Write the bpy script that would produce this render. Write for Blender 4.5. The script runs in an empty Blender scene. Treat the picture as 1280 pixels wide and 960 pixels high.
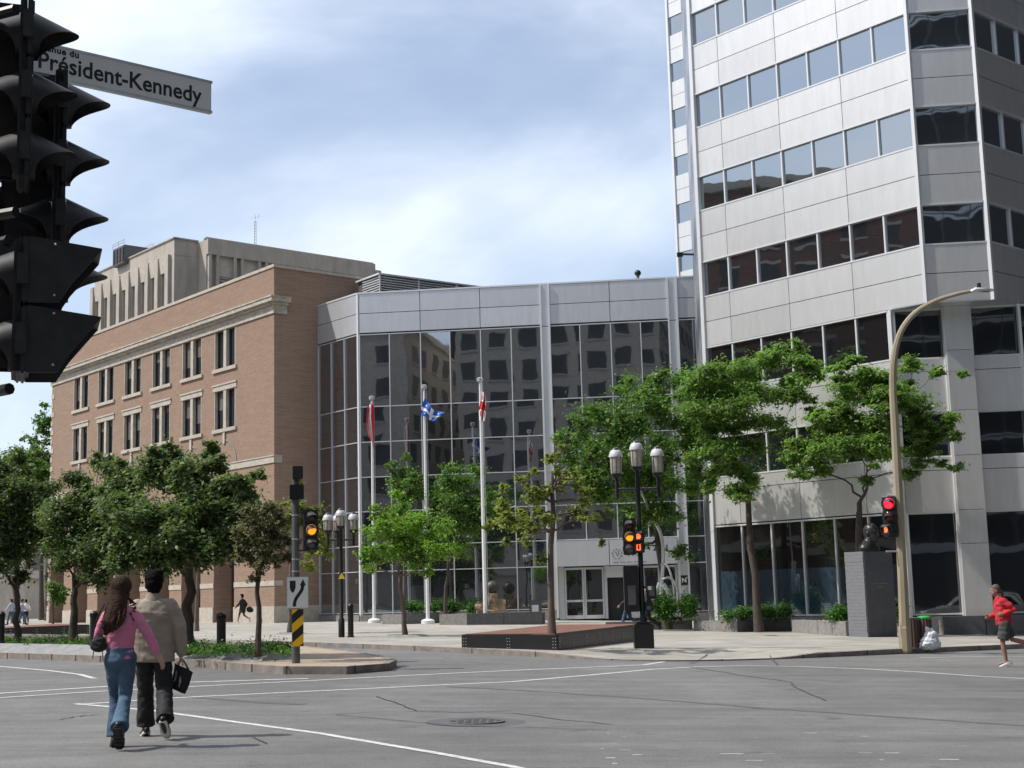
import bpy, bmesh, math, random
import numpy as np
from mathutils import Vector, Matrix, noise as mnoise
PI=math.pi
sc=bpy.context.scene
COL=sc.collection
rnd=random.Random(7)
# ------------------------------------------------------------------ survey (used to place things at their real distances)
F=1760.; CZ=1.56
_P=math.radians(8.5); _R=math.radians(-1.51)
FW=Vector((0,math.cos(_P),math.sin(_P))); UP0=Vector((0,-math.sin(_P),math.cos(_P))); RT0=Vector((1,0,0))
RT=math.cos(_R)*RT0+math.sin(_R)*UP0; UP=-math.sin(_R)*RT0+math.cos(_R)*UP0
CAM=Vector((0,0,CZ))
def ray(x,y):
    d=FW+RT*((x-640)/F)-UP*((y-480)/F)
    return d/d.y
def at(x,y,Y):
    return CAM+ray(x,y)*Y
def gz(X):                       # the street falls gently to the right and levels out to the left
    return -0.027*X if X>0 else 0.2*(1-math.exp(0.135*X))
def gp(x,y,dz=0.):
    d=ray(x,y); zg=gz(0)+dz; p=None
    for i in range(12):
        t=(zg-CZ)/d.z if d.z<-1e-4 else 300
        p=CAM+d*t; zg=gz(p.x)+dz
    return p
A=math.radians(39.9)
M=Vector((-math.sin(A),math.cos(A),0)); N=Vector((math.cos(A),math.sin(A),0))
BB=math.radians(6.5)
D=Vector((math.cos(BB),-math.sin(BB),0)); DN=Vector((-math.sin(BB),-math.cos(BB),0))   # along / out of the frontal faces
# ------------------------------------------------------------------ materials
def newmat(name):
    m=bpy.data.materials.new(name); m.use_nodes=True
    nt=m.node_tree; b=nt.nodes['Principled BSDF']
    return m,nt,b
def mat(name,col,rough=.6,metal=0.,spec=.5,var=0.,vscale=3.,bump=0.,bscale=20.,stretch=None,coat=0.,dirt=0.):
    m,nt,b=newmat(name)
    b.inputs['Roughness'].default_value=rough; b.inputs['Metallic'].default_value=metal
    b.inputs['Specular IOR Level'].default_value=spec
    if coat: b.inputs['Coat Weight'].default_value=coat
    b.inputs['Base Color'].default_value=(*col,1)
    tc=nt.nodes.new('ShaderNodeTexCoord'); mp=nt.nodes.new('ShaderNodeMapping')
    nt.links.new(tc.outputs['Object'],mp.inputs[0])
    if stretch: mp.inputs['Scale'].default_value=stretch
    if var:
        n=nt.nodes.new('ShaderNodeTexNoise'); n.inputs['Scale'].default_value=vscale; n.inputs['Detail'].default_value=8; n.inputs['Roughness'].default_value=.65
        nt.links.new(mp.outputs[0],n.inputs[0])
        r=nt.nodes.new('ShaderNodeValToRGB'); r.color_ramp.elements[0].position=.3; r.color_ramp.elements[1].position=.72
        r.color_ramp.elements[0].color=(*[c*(1-var) for c in col],1); r.color_ramp.elements[1].color=(*[min(1,c*(1+var)) for c in col],1)
        nt.links.new(n.outputs['Fac'],r.inputs[0]); nt.links.new(r.outputs[0],b.inputs['Base Color'])
    if bump:
        n2=nt.nodes.new('ShaderNodeTexNoise'); n2.inputs['Scale'].default_value=bscale; n2.inputs['Detail'].default_value=6
        nt.links.new(mp.outputs[0],n2.inputs[0])
        bp=nt.nodes.new('ShaderNodeBump'); bp.inputs['Strength'].default_value=1; bp.inputs['Distance'].default_value=bump
        nt.links.new(n2.outputs['Fac'],bp.inputs['Height']); nt.links.new(bp.outputs[0],b.inputs['Normal'])
    return m
def emis(name,col,strength,base=(.02,.02,.02)):
    m,nt,b=newmat(name); b.inputs['Base Color'].default_value=(*base,1)
    b.inputs['Emission Color'].default_value=(*col,1); b.inputs['Emission Strength'].default_value=strength
    b.inputs['Roughness'].default_value=.3
    return m
def mirror_glass(name,tint,wave=.004,scale=.55,rough=.015,base=(.01,.012,.014)):
    # tinted reflective glazing: dark body plus a partly silvered surface
    m,nt,b=newmat(name)
    b.inputs['Base Color'].default_value=(*base,1); b.inputs['Roughness'].default_value=.05
    g=nt.nodes.new('ShaderNodeBsdfGlossy'); g.inputs['Color'].default_value=(*tint,1); g.inputs['Roughness'].default_value=rough
    tc=nt.nodes.new('ShaderNodeTexCoord'); n=nt.nodes.new('ShaderNodeTexNoise'); n.inputs['Scale'].default_value=scale; n.inputs['Detail'].default_value=1.5
    nt.links.new(tc.outputs['Object'],n.inputs[0])
    bp=nt.nodes.new('ShaderNodeBump'); bp.inputs['Distance'].default_value=wave; bp.inputs['Strength'].default_value=1
    nt.links.new(n.outputs['Fac'],bp.inputs['Height'])
    nt.links.new(bp.outputs[0],g.inputs['Normal']); nt.links.new(bp.outputs[0],b.inputs['Normal'])
    a=nt.nodes.new('ShaderNodeAddShader'); nt.links.new(b.outputs[0],a.inputs[0]); nt.links.new(g.outputs[0],a.inputs[1])
    nt.links.new(a.outputs[0],nt.nodes['Material Output'].inputs[0])
    return m
def masonry(name,c1,c2,mortar,bw,bh,msize=.012,dirt=.25,bump=.004):
    m,nt,b=newmat(name); b.inputs['Roughness'].default_value=.88; b.inputs['Specular IOR Level'].default_value=.2
    geo=nt.nodes.new('ShaderNodeNewGeometry'); sep=nt.nodes.new('ShaderNodeSeparateXYZ'); nt.links.new(geo.outputs['Position'],sep.inputs[0])
    sx=nt.nodes.new('ShaderNodeMath'); sx.operation='MULTIPLY'; sx.inputs[1].default_value=.8
    sy=nt.nodes.new('ShaderNodeMath'); sy.operation='SUBTRACT'
    nt.links.new(sep.outputs[1],sx.inputs[0]); 
    nt.links.new(sep.outputs[0],sy.inputs[0]); nt.links.new(sx.outputs[0],sy.inputs[1])
    cb=nt.nodes.new('ShaderNodeCombineXYZ'); nt.links.new(sy.outputs[0],cb.inputs[0]); nt.links.new(sep.outputs[2],cb.inputs[1])
    br=nt.nodes.new('ShaderNodeTexBrick'); nt.links.new(cb.outputs[0],br.inputs[0])
    br.inputs['Color1'].default_value=(*c1,1); br.inputs['Color2'].default_value=(*c2,1); br.inputs['Mortar'].default_value=(*mortar,1)
    br.inputs['Scale'].default_value=1; br.inputs['Brick Width'].default_value=bw; br.inputs['Row Height'].default_value=bh; br.inputs['Mortar Size'].default_value=msize; br.inputs['Bias'].default_value=-.1
    n=nt.nodes.new('ShaderNodeTexNoise'); n.inputs['Scale'].default_value=.9; n.inputs['Detail'].default_value=9; n.inputs['Roughness'].default_value=.72
    mp=nt.nodes.new('ShaderNodeMapping'); mp.inputs['Scale'].default_value=(1,1,4.5); nt.links.new(geo.outputs['Position'],mp.inputs[0]); nt.links.new(mp.outputs[0],n.inputs[0])
    r=nt.nodes.new('ShaderNodeValToRGB'); r.color_ramp.elements[0].position=.3; r.color_ramp.elements[1].position=.7
    r.color_ramp.elements[0].color=(1-dirt,1-dirt,1-dirt,1); r.color_ramp.elements[1].color=(1,1,1,1)
    nt.links.new(n.outputs['Fac'],r.inputs[0])
    mx=nt.nodes.new('ShaderNodeMix'); mx.data_type='RGBA'; mx.blend_type='MULTIPLY'; mx.inputs[0].default_value=1
    nt.links.new(br.outputs['Color'],mx.inputs[6]); nt.links.new(r.outputs[0],mx.inputs[7]); nt.links.new(mx.outputs[2],b.inputs['Base Color'])
    bp=nt.nodes.new('ShaderNodeBump'); bp.inputs['Distance'].default_value=bump; nt.links.new(br.outputs['Fac'],bp.inputs['Height']); bp.invert=True
    nt.links.new(bp.outputs[0],b.inputs['Normal'])
    return m
def panel_metal(name,col,rough=.35,metal=.55):
    # satin aluminium panels, faint vertical weathering
    m,nt,b=newmat(name); b.inputs['Roughness'].default_value=rough; b.inputs['Metallic'].default_value=metal
    geo=nt.nodes.new('ShaderNodeNewGeometry'); mp=nt.nodes.new('ShaderNodeMapping'); mp.inputs['Scale'].default_value=(2.2,2.2,.35)
    nt.links.new(geo.outputs['Position'],mp.inputs[0])
    n=nt.nodes.new('ShaderNodeTexNoise'); n.inputs['Scale'].default_value=1.6; n.inputs['Detail'].default_value=10; n.inputs['Roughness'].default_value=.7
    nt.links.new(mp.outputs[0],n.inputs[0])
    isl=nt.nodes.new('ShaderNodeMapRange'); isl.inputs[1].default_value=.25; isl.inputs[2].default_value=.75; isl.inputs[3].default_value=.89; isl.inputs[4].default_value=1.05
    nt.links.new(n.outputs['Fac'],isl.inputs[0])
    ri=nt.nodes.new('ShaderNodeMapRange'); ri.inputs[3].default_value=.93; ri.inputs[4].default_value=1.05; nt.links.new(geo.outputs['Random Per Island'],ri.inputs[0])
    mm=nt.nodes.new('ShaderNodeMath'); mm.operation='MULTIPLY'; nt.links.new(isl.outputs[0],mm.inputs[0]); nt.links.new(ri.outputs[0],mm.inputs[1])
    v=nt.nodes.new('ShaderNodeVectorMath'); v.operation='SCALE'; v.inputs[0].default_value=col; nt.links.new(mm.outputs[0],v.inputs['Scale'])
    nt.links.new(v.outputs[0],b.inputs['Base Color'])
    n3=nt.nodes.new('ShaderNodeTexNoise'); n3.inputs['Scale'].default_value=.5; nt.links.new(geo.outputs['Position'],n3.inputs[0])
    bp=nt.nodes.new('ShaderNodeBump'); bp.inputs['Distance'].default_value=.01; nt.links.new(n3.outputs['Fac'],bp.inputs['Height']); nt.links.new(bp.outputs[0],b.inputs['Normal'])
    return m
def leafmat(name,c1,c2,trans=.35,rough=.45):
    m,nt,b=newmat(name); b.inputs['Roughness'].default_value=rough; b.inputs['Specular IOR Level'].default_value=.3
    geo=nt.nodes.new('ShaderNodeNewGeometry'); r=nt.nodes.new('ShaderNodeValToRGB')
    r.color_ramp.elements[0].color=(*c1,1); r.color_ramp.elements[1].color=(*c2,1)
    nt.links.new(geo.outputs['Random Per Island'],r.inputs[0])
    nz=nt.nodes.new('ShaderNodeTexNoise'); nz.inputs['Scale'].default_value=.9; nz.inputs['Detail'].default_value=3; nt.links.new(geo.outputs['Position'],nz.inputs[0])
    mr=nt.nodes.new('ShaderNodeMapRange'); mr.inputs[1].default_value=.3; mr.inputs[2].default_value=.7; mr.inputs[3].default_value=.62; mr.inputs[4].default_value=1.35; nt.links.new(nz.outputs['Fac'],mr.inputs[0])
    vv=nt.nodes.new('ShaderNodeVectorMath'); vv.operation='SCALE'; nt.links.new(r.outputs[0],vv.inputs[0]); nt.links.new(mr.outputs[0],vv.inputs['Scale']); r=vv; nt.links.new(r.outputs[0],b.inputs['Base Color'])
    t=nt.nodes.new('ShaderNodeBsdfTranslucent'); 
    sc_=nt.nodes.new('ShaderNodeVectorMath'); sc_.operation='MULTIPLY'; sc_.inputs[1].default_value=(1.5,1.7,.7); nt.links.new(r.outputs[0],sc_.inputs[0]); nt.links.new(sc_.outputs[0],t.inputs[0])
    mx=nt.nodes.new('ShaderNodeMixShader'); mx.inputs[0].default_value=trans; nt.links.new(b.outputs[0],mx.inputs[1]); nt.links.new(t.outputs[0],mx.inputs[2])
    nt.links.new(mx.outputs[0],nt.nodes['Material Output'].inputs[0])
    return m
def asphalt():
    m,nt,b=newmat('asphalt'); b.inputs['Roughness'].default_value=.82; b.inputs['Specular IOR Level'].default_value=.35
    geo=nt.nodes.new('ShaderNodeNewGeometry')
    def noise(scale,detail,rough,st=None):
        n=nt.nodes.new('ShaderNodeTexNoise'); n.inputs['Scale'].default_value=scale; n.inputs['Detail'].default_value=detail; n.inputs['Roughness'].default_value=rough
        if st:
            mp=nt.nodes.new('ShaderNodeMapping'); mp.inputs['Scale'].default_value=st[0]; mp.inputs['Rotation'].default_value=(0,0,st[1]); nt.links.new(geo.outputs['Position'],mp.inputs[0]); nt.links.new(mp.outputs[0],n.inputs[0])
        else: nt.links.new(geo.outputs['Position'],n.inputs[0])
        return n
    def rng(n,a,c,lo=.3,hi=.7):
        r=nt.nodes.new('ShaderNodeMapRange'); r.inputs[1].default_value=lo; r.inputs[2].default_value=hi; r.inputs[3].default_value=a; r.inputs[4].default_value=c; nt.links.new(n.outputs['Fac'],r.inputs[0]); return r
    a=rng(noise(.16,6,.6,((1,.35,1),.25)),.70,1.18); c=rng(noise(1.1,9,.8),.80,1.16); d=rng(noise(38,4,.85),.62,1.38); e=rng(noise(.5,6,.75,((.22,2.6,1),.12)),.74,1.14)
    cur=a
    st=rng(noise(2.6,3,.5),.62,1.,.22,.36)
    for k in (c,d,e,st):
        mm=nt.nodes.new('ShaderNodeMath'); mm.operation='MULTIPLY'; nt.links.new(cur.outputs[0],mm.inputs[0]); nt.links.new(k.outputs[0],mm.inputs[1]); cur=mm
    v=nt.nodes.new('ShaderNodeVectorMath'); v.operation='SCALE'; v.inputs[0].default_value=(.182,.18,.176); nt.links.new(cur.outputs[0],v.inputs['Scale']); nt.links.new(v.outputs[0],b.inputs['Base Color'])
    n2=noise(70,4,.8); bp=nt.nodes.new('ShaderNodeBump'); bp.inputs['Distance'].default_value=.006; nt.links.new(n2.outputs['Fac'],bp.inputs['Height']); nt.links.new(bp.outputs[0],b.inputs['Normal'])
    return m
def paving(name,col,slab=1.5,rot=0.):
    m,nt,b=newmat(name); b.inputs['Roughness'].default_value=.85; b.inputs['Specular IOR Level'].default_value=.25
    geo=nt.nodes.new('ShaderNodeNewGeometry'); mp=nt.nodes.new('ShaderNodeMapping'); mp.inputs['Rotation'].default_value=(0,0,rot); nt.links.new(geo.outputs['Position'],mp.inputs[0])
    br=nt.nodes.new('ShaderNodeTexBrick'); br.offset=0; nt.links.new(mp.outputs[0],br.inputs[0])
    br.inputs['Color1'].default_value=(*[c*.88 for c in col],1); br.inputs['Color2'].default_value=(*[c*1.08 for c in col],1); br.inputs['Mortar'].default_value=(*[c*.45 for c in col],1)
    br.inputs['Scale'].default_value=1; br.inputs['Brick Width'].default_value=slab; br.inputs['Row Height'].default_value=slab; br.inputs['Mortar Size'].default_value=.02
    n=nt.nodes.new('ShaderNodeTexNoise'); n.inputs['Scale'].default_value=.8; n.inputs['Detail'].default_value=10; n.inputs['Roughness'].default_value=.72; nt.links.new(geo.outputs['Position'],n.inputs[0])
    r=nt.nodes.new('ShaderNodeMapRange'); r.inputs[1].default_value=.3; r.inputs[2].default_value=.7; r.inputs[3].default_value=.66; r.inputs[4].default_value=1.12; nt.links.new(n.outputs['Fac'],r.inputs[0])
    v=nt.nodes.new('ShaderNodeVectorMath'); v.operation='SCALE'; nt.links.new(br.outputs['Color'],v.inputs[0]); nt.links.new(r.outputs[0],v.inputs['Scale']); nt.links.new(v.outputs[0],b.inputs['Base Color'])
    return m
def stripes(name,ca,cb_,per,rot):
    m,nt,b=newmat(name); b.inputs['Roughness'].default_value=.45
    tc=nt.nodes.new('ShaderNodeTexCoord'); mp=nt.nodes.new('ShaderNodeMapping'); mp.inputs['Rotation'].default_value=rot; nt.links.new(tc.outputs['Object'],mp.inputs[0])
    s=nt.nodes.new('ShaderNodeSeparateXYZ'); nt.links.new(mp.outputs[0],s.inputs[0])
    a=nt.nodes.new('ShaderNodeMath'); a.operation='DIVIDE'; a.inputs[1].default_value=per; nt.links.new(s.outputs[2],a.inputs[0])
    f=nt.nodes.new('ShaderNodeMath'); f.operation='FRACT'; nt.links.new(a.outputs[0],f.inputs[0])
    g=nt.nodes.new('ShaderNodeMath'); g.operation='GREATER_THAN'; g.inputs[1].default_value=.5; nt.links.new(f.outputs[0],g.inputs[0])
    mx=nt.nodes.new('ShaderNodeMix'); mx.data_type='RGBA'; mx.inputs[6].default_value=(*ca,1); mx.inputs[7].default_value=(*cb_,1); nt.links.new(g.outputs[0],mx.inputs[0]); nt.links.new(mx.outputs[2],b.inputs['Base Color'])
    return m
MT=dict(
 asphalt=asphalt(),
 paint=mat('road_paint',(.56,.56,.55),.75,var=.42,vscale=11),
 crack=mat('tar',(.055,.055,.057),.8),
 tar=mat('tar_seal',(.10,.10,.103),.8,var=.2,vscale=5),
 patch=mat('worn_patch',(.42,.42,.41),.9,var=.2,vscale=9),
 plaza=paving('plaza_concrete',(.40,.375,.335),1.9,A),
 granite=mat('granite',(.24,.23,.22),.75,var=.3,vscale=6,bump=.002,bscale=60),
 granite_d=mat('dark_granite',(.10,.10,.105),.5,var=.3,vscale=8),
 kerb=mat('kerb_stone',(.235,.21,.185),.85,var=.35,vscale=3,bump=.006,bscale=12),
 tan=mat('tan_concrete',(.36,.29,.22),.9,var=.22,vscale=2.5),
 slope=mat('grey_concrete',(.25,.255,.26),.88,var=.28,vscale=3),
 soil=mat('soil',(.07,.05,.035),.95,var=.4,vscale=8,bump=.02,bscale=10),
 brick=masonry('brick',(.375,.248,.182),(.315,.205,.149),(.33,.265,.21),.24,.085,dirt=.2),
 redbrick=masonry('red_brick',(.20,.095,.075),(.15,.07,.055),(.30,.2,.16),.5,.2,dirt=.3),
 stone=mat('limestone',(.46,.42,.36),.85,var=.2,vscale=3,bump=.004,bscale=8),
 weather=mat('weathered_stone',(.45,.41,.35),.88,var=.38,vscale=2.4,stretch=(1,1,3)),
 conc=mat('building_concrete',(.40,.36,.31),.88,var=.18,vscale=1.2,stretch=(1,1,.35)),
 conc_l=mat('pale_concrete',(.46,.42,.36),.88,var=.15,vscale=1.5),
 wframe=mat('dark_window_frame',(.03,.032,.035),.5),
 wglass=mirror_glass('window_glass',(.16,.17,.19),wave=.002,scale=.8),
 alu=panel_metal('aluminium_panels',(.74,.732,.715),.36,.6),
 alu2=panel_metal('aluminium_fascia',(.60,.615,.64),.38,.5),
 trim=mat('white_aluminium',(.72,.73,.74),.35,metal=.3),
 mull=mat('mullion_aluminium',(.62,.64,.67),.4,metal=.4),
 joint=mat('panel_joint',(.05,.05,.052),.8),
 cglass=mirror_glass('curtain_glass',(.31,.325,.35),wave=.006,scale=.45),
 tglass=mirror_glass('tower_glass',(.35,.385,.41),wave=.007,scale=.6),
 lglass=mirror_glass('lobby_glass',(.13,.135,.14),wave=.004,scale=.7,base=(.008,.010,.011)),
 gglass=mirror_glass('blue_film_glass',(.12,.14,.16),wave=.004,scale=.7,base=(.03,.055,.075)),
 black=mat('black_paint',(.012,.012,.014),.38,spec=.5,var=.2,vscale=8),
 blackm=mat('black_matt',(.016,.016,.018),.6),
 sigblack=mat('signal_black',(.024,.024,.027),.48,spec=.45,var=.4,vscale=9),
 greypole=mat('painted_grey_pole',(.11,.115,.12),.5,metal=.2,var=.25,vscale=4),
 tanpole=mat('tan_steel_pole',(.33,.28,.19),.55,var=.18,vscale=3,stretch=(1,1,.3)),
 steel=mat('stainless_steel',(.72,.73,.75),.14,metal=1),
 galv=mat('galvanised_steel',(.55,.56,.57),.4,metal=.8,var=.15,vscale=10),
 white=mat('white_painted_pole',(.74,.74,.74),.4),
 signw=mat('sign_white',(.74,.75,.76),.4),
 signk=mat('sign_black',(.012,.012,.014),.5),
 opal=mat('opal_dome',(.55,.56,.58),.3,spec=.5),
 bulb=mat('ribbed_lamp_glass',(.46,.42,.36),.15,var=.25,vscale=14),
 red_on=emis('red_light_on',(1,.015,.03),2.6,(.3,.0,.0)), amber_on=emis('amber_light_on',(1,.36,.02),1.1,(.4,.13,.01)),
 hand_on=emis('red_hand_light',(1,.10,.03),3), 
 lens_r=mat('dark_red_lens',(.09,.012,.012),.15), lens_a=mat('dark_amber_lens',(.12,.05,.012),.15), lens_g=mat('dark_green_lens',(.02,.05,.045),.12), lens_c=mat('clear_lens',(.10,.11,.12),.12),
 hazard=stripes('hazard_stripes',(.80,.48,.01),(.012,.012,.012),.30,(0,math.radians(40),0)),
 bark=mat('bark',(.075,.060,.050),.95,var=.4,vscale=9,bump=.02,bscale=18,stretch=(1,1,.3)),
 bark_l=mat('pale_bark',(.13,.10,.085),.9,var=.35,vscale=9,bump=.012,bscale=20,stretch=(1,1,.3)),
 lf_dark=leafmat('dark_leaves',(.065,.10,.040),(.165,.225,.10),.34,.5),
 lf_mid=leafmat('fresh_green_leaves',(.10,.19,.028),(.23,.37,.07),.42),
 lf_deep=leafmat('deep_green_leaves',(.065,.135,.030),(.165,.28,.07),.36),
 lf_loc=leafmat('locust_leaves',(.085,.155,.038),(.21,.33,.10),.42),
 lf_yel=leafmat('yellow_green_leaves',(.13,.16,.04),(.27,.30,.10),.42),
 lf_pur=leafmat('bronze_leaves',(.085,.08,.05),(.18,.175,.105),.3),
 lf_hedge=leafmat('hedge_leaves',(.035,.10,.018),(.085,.20,.035),.3),
 lf_bg=leafmat('street_tree_leaves',(.05,.11,.022),(.13,.22,.05),.35),
 grass=leafmat('ground_cover',(.045,.12,.02),(.12,.24,.05),.3),
 brickpave=masonry('planter_pavers',(.25,.13,.095),(.20,.10,.075),(.10,.08,.07),.22,.22,dirt=.3),
 slate=mat('grey_slate',(.19,.195,.21),.6,var=.25,vscale=9,stretch=(1,1,6),bump=.012,bscale=14),
 dslab=mat('unreflective_black',(.022,.025,.03),.95,spec=0.,var=.3,vscale=.2),  # near-black, no sheen: slabs in this colour return hardly any light
 blind=mat('drawn_blind',(.14,.125,.11),.5,spec=.6),
 polish=mat('brushed_bright_steel',(.80,.81,.83),.28,metal=.55),
 apatch=mat('asphalt_patch',(.145,.144,.143),.85,var=.22,vscale=3,bump=.006,bscale=60),
 iron=mat('worn_iron',(.085,.082,.08),.7,var=.3,vscale=12),
 slate_s=mat('smooth_slate',(.095,.10,.112),.45,var=.2,vscale=3),
 bronze=mat('dark_bronze',(.035,.034,.033),.38,metal=.5,var=.3,vscale=6),
 rock=mat('rough_rock',(.27,.20,.14),.9,var=.4,vscale=2.5,bump=.05,bscale=3),
 sphere=mat('brown_stone_sphere',(.05,.04,.035),.5,var=.4,vscale=4),
 brown=mat('brown_bin_slats',(.12,.075,.07),.6), green=mat('bright_green_lid',(.03,.42,.05),.45),
 bag=mat('white_plastic_bag',(.60,.62,.65),.35,var=.1,vscale=6,bump=.03,bscale=7),
 skin=mat('skin',(.46,.27,.20),.5,var=.08,vscale=8), skin_d=mat('tanned_skin',(.33,.18,.125),.5),
 hair_br=mat('brown_hair',(.040,.022,.015),.75,spec=.15,var=.6,vscale=26,stretch=(1,1,.10),bump=.012,bscale=30), hair_bk=mat('black_hair',(.007,.006,.006),.85,spec=.1,bump=.012,bscale=40), hair_gr=mat('greying_hair',(.09,.075,.06),.7,bump=.01,bscale=40),
 pink=mat('pink_cotton',(.60,.20,.33),.85,var=.14,vscale=7,bump=.014,bscale=9),
 beige=mat('beige_jacket',(.31,.265,.21),.75,var=.1,vscale=5,bump=.014,bscale=6),
 denim=mat('blue_denim',(.062,.115,.19),.85,var=.45,vscale=5,bump=.012,bscale=10),
 blackcl=mat('black_cloth',(.014,.014,.016),.8,var=.3,vscale=6,bump=.015,bscale=8),
 redcl=mat('red_hoodie',(.50,.022,.035),.85,var=.15,vscale=6,bump=.02,bscale=9),
 greycl=mat('grey_shorts',(.055,.058,.055),.85,var=.3,vscale=6), navy=mat('navy_jacket',(.025,.035,.06),.8), shirtb=mat('pale_blue_shirt',(.38,.46,.58),.8),
 shoe_bk=mat('black_leather_shoe',(.012,.012,.012),.45), shoe_w=mat('white_shoe',(.62,.60,.56),.6),
 flag_red=mat('red_flag',(.60,.02,.03),.8), flag_white=mat('white_flag_cloth',(.75,.75,.75),.8), flag_blue=mat('blue_flag_cloth',(.02,.11,.48),.8),
 carw=mat('white_car_paint',(.72,.72,.73),.25,coat=.6), carg=mat('car_glass',(.012,.014,.016),.05,spec=.8), tyre=mat('tyre',(.015,.015,.015),.8),
 tent=mat('yellow_sign',(.75,.62,.05),.5),
)
# ------------------------------------------------------------------ mesh builder
class MB:
    def __init__(s): s.v=[]; s.f=[]; s.m=[]; s.g=[]
    def add(s,vs,fs,mi=0):
        s.g.append((len(s.v),len(s.f))); o=len(s.v); s.v+= [tuple(v) for v in vs]; s.f+=[tuple(i+o for i in f) for f in fs]; s.m+=[mi]*len(fs)
    def box(s,c,size,rz=0.,mi=0):
        hx,hy,hz=[k/2 for k in size]; c=Vector(c); ca,sa=math.cos(rz),math.sin(rz)
        vs=[]
        for z in (-hz,hz):
            for x,y in ((-hx,-hy),(hx,-hy),(hx,hy),(-hx,hy)): vs.append((c.x+x*ca-y*sa,c.y+x*sa+y*ca,c.z+z))
        s.add(vs,[(3,2,1,0),(4,5,6,7),(0,1,5,4),(1,2,6,5),(2,3,7,6),(3,0,4,7)],mi)
    def hexa(s,P,mi=0): # 8 points: bottom 4 ccw, top 4 ccw
        s.add(P,[(3,2,1,0),(4,5,6,7),(0,1,5,4),(1,2,6,5),(2,3,7,6),(3,0,4,7)],mi)
    def fbox(s,fr,s0,s1,z0,z1,o0,o1,mi=0):
        P=[fr(a,o,z) for z in (z0,z1) for a,o in ((s0,o1),(s1,o1),(s1,o0),(s0,o0))]
        s.hexa(P,mi)
    def prism(s,pts,z0,z1,mi=0,top=None):
        n=len(pts); zb=z0 if callable(z0) else (lambda x,y:z0); zt=z1 if callable(z1) else (lambda x,y:z1)
        vs=[(p[0],p[1],zb(p[0],p[1])) for p in pts]+[(p[0],p[1],zt(p[0],p[1])) for p in (top or pts)]
        fs=[tuple(range(n-1,-1,-1)),tuple(range(n,2*n))]+[(i,(i+1)%n,(i+1)%n+n,i+n) for i in range(n)]
        s.add(vs,fs,mi)
    def tube(s,pts,rad,n=10,mi=0,cap=True,side=None,up=None):
        # rad: number, list of numbers or list of (rx,ry)
        pts=[Vector(p) for p in pts]; k=len(pts)
        if not isinstance(rad,(list,tuple)): rad=[rad]*k
        ref=None; rings=[]; vs=[]
        for i,p in enumerate(pts):
            t=(pts[min(i+1,k-1)]-pts[max(i-1,0)])
            t=t.normalized() if t.length>1e-9 else Vector((0,0,1))
            if side is not None: a=Vector(side)
            elif ref is None: a=Vector((1,0,0)) if abs(t.x)<.9 else Vector((0,1,0))
            else: a=ref
            a=(a-t*a.dot(t)); a=a.normalized() if a.length>1e-6 else t.orthogonal().normalized(); ref=a; b=t.cross(a)
            r=rad[i]; rx,ry=(r if isinstance(r,(list,tuple)) else (r,r))
            for j in range(n):
                th=2*PI*j/n; vs.append(p+a*(rx*math.cos(th))+b*(ry*math.sin(th)))
        fs=[]
        for i in range(k-1):
            for j in range(n): fs.append((i*n+j,i*n+(j+1)%n,(i+1)*n+(j+1)%n,(i+1)*n+j))
        if cap: fs+= [tuple(range(n-1,-1,-1)),tuple((k-1)*n+j for j in range(n))]
        s.add(vs,fs,mi)
    def sph(s,c,r,nu=14,nv=8,mi=0,zmin=-1.,zmax=1.):
        r=r if isinstance(r,(list,tuple)) else (r,r,r); c=Vector(c); vs=[];fs=[]
        a0=math.asin(max(-1,zmin)); a1=math.asin(min(1,zmax))
        for i in range(nv+1):
            ph=a0+(a1-a0)*i/nv
            for j in range(nu):
                th=2*PI*j/nu; vs.append((c.x+r[0]*math.cos(ph)*math.cos(th),c.y+r[1]*math.cos(ph)*math.sin(th),c.z+r[2]*math.sin(ph)))
        for i in range(nv):
            for j in range(nu): fs.append((i*nu+j,i*nu+(j+1)%nu,(i+1)*nu+(j+1)%nu,(i+1)*nu+j))
        fs+=[tuple(range(nu-1,-1,-1)),tuple(nv*nu+j for j in range(nu))]
        s.add(vs,fs,mi)
    def lathe(s,c,prof,n=16,mi=0):  # prof: (r,z)
        c=Vector(c); vs=[]; fs=[]
        for r,z in prof:
            for j in range(n): th=2*PI*j/n; vs.append((c.x+r*math.cos(th),c.y+r*math.sin(th),c.z+z))
        k=len(prof)
        for i in range(k-1):
            for j in range(n): fs.append((i*n+j,i*n+(j+1)%n,(i+1)*n+(j+1)%n,(i+1)*n+j))
        fs+=[tuple(range(n-1,-1,-1)),tuple((k-1)*n+j for j in range(n))]
        s.add(vs,fs,mi)
    def mesh(s,name,off=(0,0,0),smooth=False,mats=()):
        me=bpy.data.meshes.new(name); o=Vector(off)
        me.from_pydata([(v[0]-o.x,v[1]-o.y,v[2]-o.z) for v in s.v],[],s.f)
        for m in mats: me.materials.append(m)
        if len(mats)>1: me.polygons.foreach_set('material_index',s.m)
        if smooth:
            me.polygons.foreach_set('use_smooth',[True]*len(me.polygons))
            try: me.set_sharp_from_angle(angle=math.radians(40))
            except Exception: pass
        me.validate(); me.update()
        return me
def tag(o,label=None,cat=None,group=None,kind=None):
    if label: o['label']=label
    if cat: o['category']=cat
    if group: o['group']=group
    if kind: o['kind']=kind
    return o
def thing(name,label,cat,loc=(0,0,0),rz=0.,group=None):
    o=bpy.data.objects.new(name,None); COL.objects.link(o); o.location=loc; o.rotation_euler=(0,0,rz); o.empty_display_size=.2
    return tag(o,label,cat,group)
def base(p):
    while p.parent: p=p.parent
    return p.location
def link(name,me,parent=None,loc=(0,0,0)):
    o=bpy.data.objects.new(name,me); COL.objects.link(o)
    if parent: o.parent=parent
    else: o.location=loc
    return o
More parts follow.
